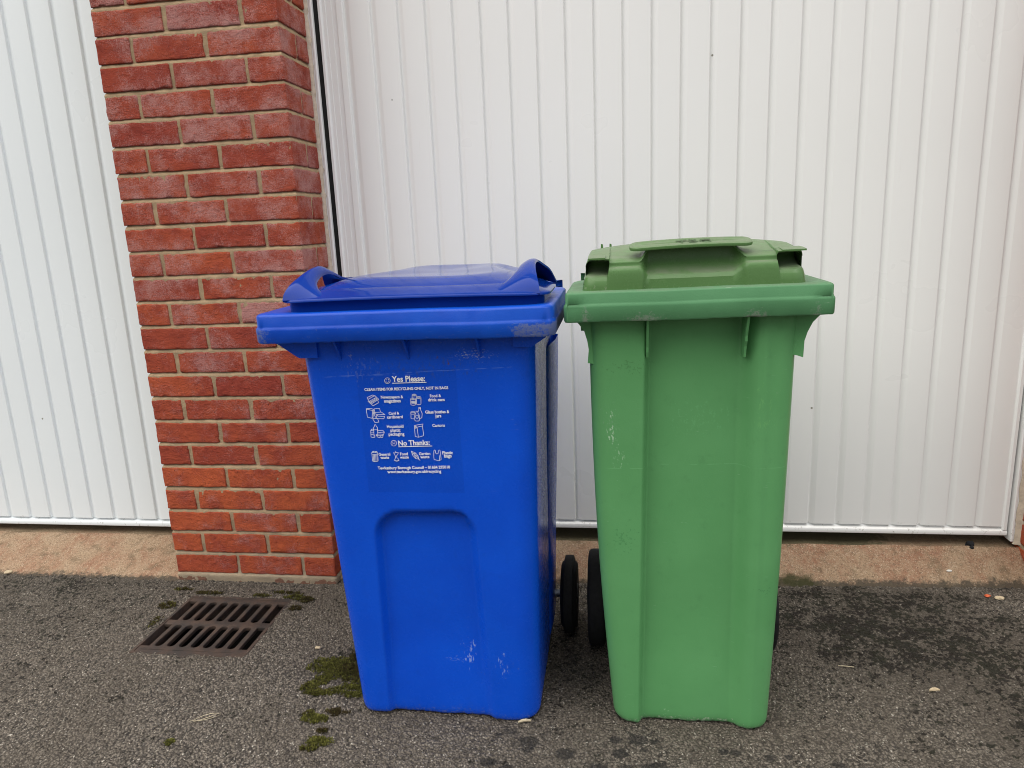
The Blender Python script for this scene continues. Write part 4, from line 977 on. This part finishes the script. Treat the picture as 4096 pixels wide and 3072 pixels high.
# ------------------------------------------------------------------ moss, leaves and litter
def moss():
    R = random.Random(3); m = MB(); tint = []
    P = [  # x, y, rx, ry, count, browness
     (.135, -.425, .045, .030, 900, .25), (.165, -.418, .045, .03, 900, .35), (.205, -.43, .035, .04, 900, .7), (.225, -.36, .035, .045, 900, .95), (.215, -.395, .03, .03, 500, .8), (.195, -.465, .05, .018, 800, .3), (.235, -.46, .035, .03, 700, .7),
     (.150, -.482, .022, .022, 380, .3), (.130, -.515, .020, .022, 420, .4), (.165, -.533, .035, .013, 500, .4), (.205, -.522, .025, .012, 300, .35), (.248, -.512, .035, .032, 1300, .15),
     (.190, -.627, .030, .015, 620, .1), (.165, -.61, .012, .010, 120, .6), (.235, -.600, .03, .012, 130, .98),
     (.232, -.700, .030, .016, 480, .15), (.215, -.722, .018, .01, 160, .5), (.225, -.665, .012, .008, 80, .8), (-.111, -.733, .011, .009, 200, .05),
     (-.400, -.078, .05, .010, 150, .75), (-.215, -.085, .03, .011, 130, .6), (-.105, -.088, .030, .016, 260, .45), (-.060, -.10, .02, .015, 220, .8), (-.14, -.062, .05, .008, 160, .7), (-.075, -.15, .02, .012, 160, .85), (-.49, -.16, .025, .02, 200, .7), (-.50, -.06, .03, .01, 100, .7), (-.47, -.25, .012, .03, 100, .7)]
    for cx, cy, rx, ry, n, br in P:
        for _ in range(int(n*(1.7+1.6*br))):
            while True:
                a, b = R.gauss(0, .68), R.gauss(0, .68)
                d = a*a+b*b+.55*mnoise.noise(((cx+a*rx)*55, (cy+b*ry)*55, 3.))
                if d < 1.3: break
            x, y = cx+a*rx, cy+b*ry
            if .293 < x and y > -.59: continue
            if DX0-.004 < x < DX1+.004 and DY0-.004 < y < DY1+.004: continue
            dens = mnoise.noise((x*70, y*70, 0))
            if dens < -.15 and R.random() < .8: continue
            h = (.0042+.0035*dens)*max(.35, 1-d*.55)
            az = R.random()*6.28; ln = R.uniform(.0028, .0060); w = R.uniform(.0009, .0019)
            dx, dy = math.cos(az), math.sin(az); el = R.uniform(.25, 1.2)
            z0 = GZ+h*R.uniform(.1, .85)
            tip = (x+dx*ln*math.cos(el), y+dy*ln*math.cos(el), z0+ln*math.sin(el))
            midp = (x+dx*ln*.5*math.cos(el), y+dy*ln*.5*math.cos(el), z0+ln*.58*math.sin(el))
            m.add([(x-dy*w*.4, y+dx*w*.4, z0-.002), (x+dy*w*.4, y-dx*w*.4, z0-.002), (midp[0]+dy*w, midp[1]-dx*w, midp[2]), tip, (midp[0]-dy*w, midp[1]+dx*w, midp[2])], [(0, 1, 2, 3, 4)])
            c = (min(1, max(0, R.gauss(.45, .25)+.25*dens)), min(1, max(0, br*1.05+.12+R.gauss(0, .22))), 0, 1)
            tint += [c]*5
    o = m.build('moss', MOSS, None, fix=False)
    at = o.data.attributes.new('tint', 'FLOAT_COLOR', 'POINT'); at.data.foreach_set('color', np.array(tint, np.float32).ravel())
    tag(o, 'green and brown moss growing on the tarmac beside the blue bin and the drain', 'moss', 'stuff')
moss()
STRAW = mat_simple('dry_straw', (.50, .43, .30), .8, .2, .4, 120); CHIPO = mat_simple('orange_chip', (.62, .13, .05), .7, .3, .2, 90); STONE = mat_simple('pale_stone', (.52, .42, .28), .85, .2, .3, 150, .002); WHITE = mat_simple('white_pebble', (.60, .57, .52), .8, .3, .2, 150)
SOOT = mat_simple('dark_crumb', (.020, .021, .024), .9, .2, .5, 180, .003)
def curl(name, label, cat, x, y, ang, ln, w, mat):
    m = MB(); rows = []
    for i in range(15):
        t = i/14; u = (t-.5)*ln; k = w*math.sin(math.pi*min(.97, t+.02))**.8
        cxp = x+u*math.cos(ang)-.10*ln*math.sin(math.pi*t)*math.sin(ang); cyp = y+u*math.sin(ang)+.10*ln*math.sin(math.pi*t)*math.cos(ang)
        rows.append([(cxp-math.sin(ang)*k*v, cyp+math.cos(ang)*k*v, GZ+.003+.006*abs(v)**1.5+.004*t+.001*mnoise.noise((t*9, v*3, x))) for v in (-1, -.6, -.2, .2, .6, 1)])
    m.grid(rows); o = m.build(name, mat, None, True); tag(o, label, cat)
    s = o.modifiers.new('thick', 'SOLIDIFY'); s.thickness = .0007
    return o
def pebble(name, label, cat, x, y, z, r, mat, sq=.6, jag=.35, group=None):
    bm = bmesh.new(); bmesh.ops.create_icosphere(bm, subdivisions=3, radius=r)
    V = []
    for v in bm.verts:
        k = 1+jag*mnoise.noise(v.co/r*1.3+Vector((x*31, y*17, 0)))
        V.append((x+v.co.x*k*1.15, y+v.co.y*k*.85, z+max(v.co.z*k*sq, -r*.3)+r*.2))
    F = [tuple(v.index for v in f.verts) for f in bm.faces]; bm.free()
    m = MB(); m.add(V, F); o = m.build(name, mat, None, True); tag(o, label, cat, group=group); return o
m = MB()
for k, (ph, am) in enumerate(((0, .007), (2.2, -.006), (4., .0015))):
    m.tube([(-.072+(t-.5)*.058, -.649+(t-.5)*.034+am*math.sin(math.pi*t), GZ+.004+.003*math.sin(3*t+ph)) for t in np.linspace(0, 1, 12)], [.0009*max(.25, math.sin(math.pi*t)) for t in np.linspace(.05, .95, 12)], 5)
tag(m.build('leaf_skeleton', STRAW, None, True), 'pale dried leaf skeleton lying on bare tarmac below the drain', 'dead leaf')
m = MB(); m.tube([(1.440, -.331, GZ+.004), (1.452, -.3325, GZ+.0045), (1.466, -.333, GZ+.004), (1.477, -.3345, GZ+.004)], .0011, 6)
tag(m.build('twig', STRAW, None, True), 'straight pale straw stalk on the tarmac right of the green bin', 'twig')
curl('dead_leaf', 'curled tan leaf scrap at the front right foot of the blue bin', 'dead leaf', .684, -.606, .1, .030, .0035, STRAW)
curl('dead_leaf', 'small flat beige leaf on dark lichen at the far right', 'dead leaf', 1.628, -.420, -.1, .022, .006, STONE)
pebble('brick_chip', 'bright orange chip on the tarmac by the right hand pillar', 'chip', 1.957, .038, GZ+.006, .0075, CHIPO, .45, .5)
pebble('stone', 'square beige stone chip beside the orange chip', 'stone', 1.983, .026, GZ+.006, .0095, STONE, .5, .5)
pebble('pebble', 'small white pebble on the orange concrete below the wide door', 'pebble', 1.889, .130, .006, .0085, WHITE, .4, .3)
pebble('pebble', 'tan pebble where concrete meets tarmac at the far left', 'pebble', -1.195, .002, GZ+.006, .012, STONE, .5, .3)
pebble('pebble', 'tiny beige pebble on the tarmac between the drain and the moss', 'pebble', .083, -.352, GZ+.003, .007, STONE, .6, .5)
m = MB()
R = random.Random(8)
for i in range(16):
    bm = bmesh.new(); bmesh.ops.create_icosphere(bm, subdivisions=2, radius=R.uniform(.004, .008)); o3 = Vector((R.gauss(1.975, .008), R.gauss(.196, .006), .056+R.uniform(0, .012)))
    m.add([tuple(o3+v.co*(1+.5*mnoise.noise(v.co*260+o3*9))) for v in bm.verts], [tuple(v.index for v in f.verts) for f in bm.faces]); bm.free()
tag(m.build('debris_clump', SOOT, None, True, fix=False), 'small black clump of debris on the concrete under the wide door', 'debris')

# ------------------------------------------------------------------ light, sky, camera
EL, AZ = math.radians(58), math.radians(-60)       # sun high, ahead of the doors and to the left
w = bpy.data.worlds.new('World'); SC.world = w; w.use_nodes = True
nt = w.node_tree; bg = nt.nodes['Background']
sky = nt.nodes.new('ShaderNodeTexSky'); sky.sky_type = 'NISHITA'; sky.sun_disc = False
sky.sun_elevation = EL; sky.sun_rotation = math.radians(180)-AZ*-1
sky.dust_density = 4; sky.air_density = 1.0; sky.ozone_density = 1
hs = nt.nodes.new('ShaderNodeHueSaturation'); hs.inputs['Saturation'].default_value = .18       # cloud cover greys the sky
nt.links.new(sky.outputs[0], hs.inputs['Color']); nt.links.new(hs.outputs[0], bg.inputs[0]); bg.inputs[1].default_value = .07
sun = bpy.data.lights.new('sun', 'SUN'); sun.energy = 1.9; sun.angle = math.radians(75); sun.color = (1, .96, .90)
so = bpy.data.objects.new('sun', sun); COL.objects.link(so)
d = Vector((math.sin(AZ)*math.cos(EL), -math.cos(AZ)*math.cos(EL), math.sin(EL)))    # towards the sun
so.rotation_euler = d.to_track_quat('Z', 'Y').to_euler(); so.location = d*8
cam = bpy.data.cameras.new('camera'); co = bpy.data.objects.new('camera', cam); COL.objects.link(co)
cam.sensor_width = 36; cam.lens = 1540.98*36/2212; cam.clip_start = .02; cam.clip_end = 500
p, y, r = .219281372, .145365306, -.0424598628
F = Vector((-math.sin(y)*math.cos(p), math.cos(y)*math.cos(p), -math.sin(p))); Rt = Vector((math.cos(y), math.sin(y), 0)); U = Rt.cross(F)
R2 = Rt*math.cos(r)+U*math.sin(r); U2 = -Rt*math.sin(r)+U*math.cos(r)
co.matrix_world = Matrix(((R2.x, U2.x, -F.x, .892943799), (R2.y, U2.y, -F.y, -2.00722118), (R2.z, U2.z, -F.z, 1.0813814), (0, 0, 0, 1)))
SC.camera = co
SC.view_settings.view_transform = 'Standard'; SC.view_settings.look = 'None'; SC.view_settings.gamma = 1
SC.view_settings.exposure = 1.12
SC.cycles.filter_width = 1.0
SC.cycles.use_denoising = True
SC.cycles.max_bounces = 8; SC.cycles.diffuse_bounces = 4
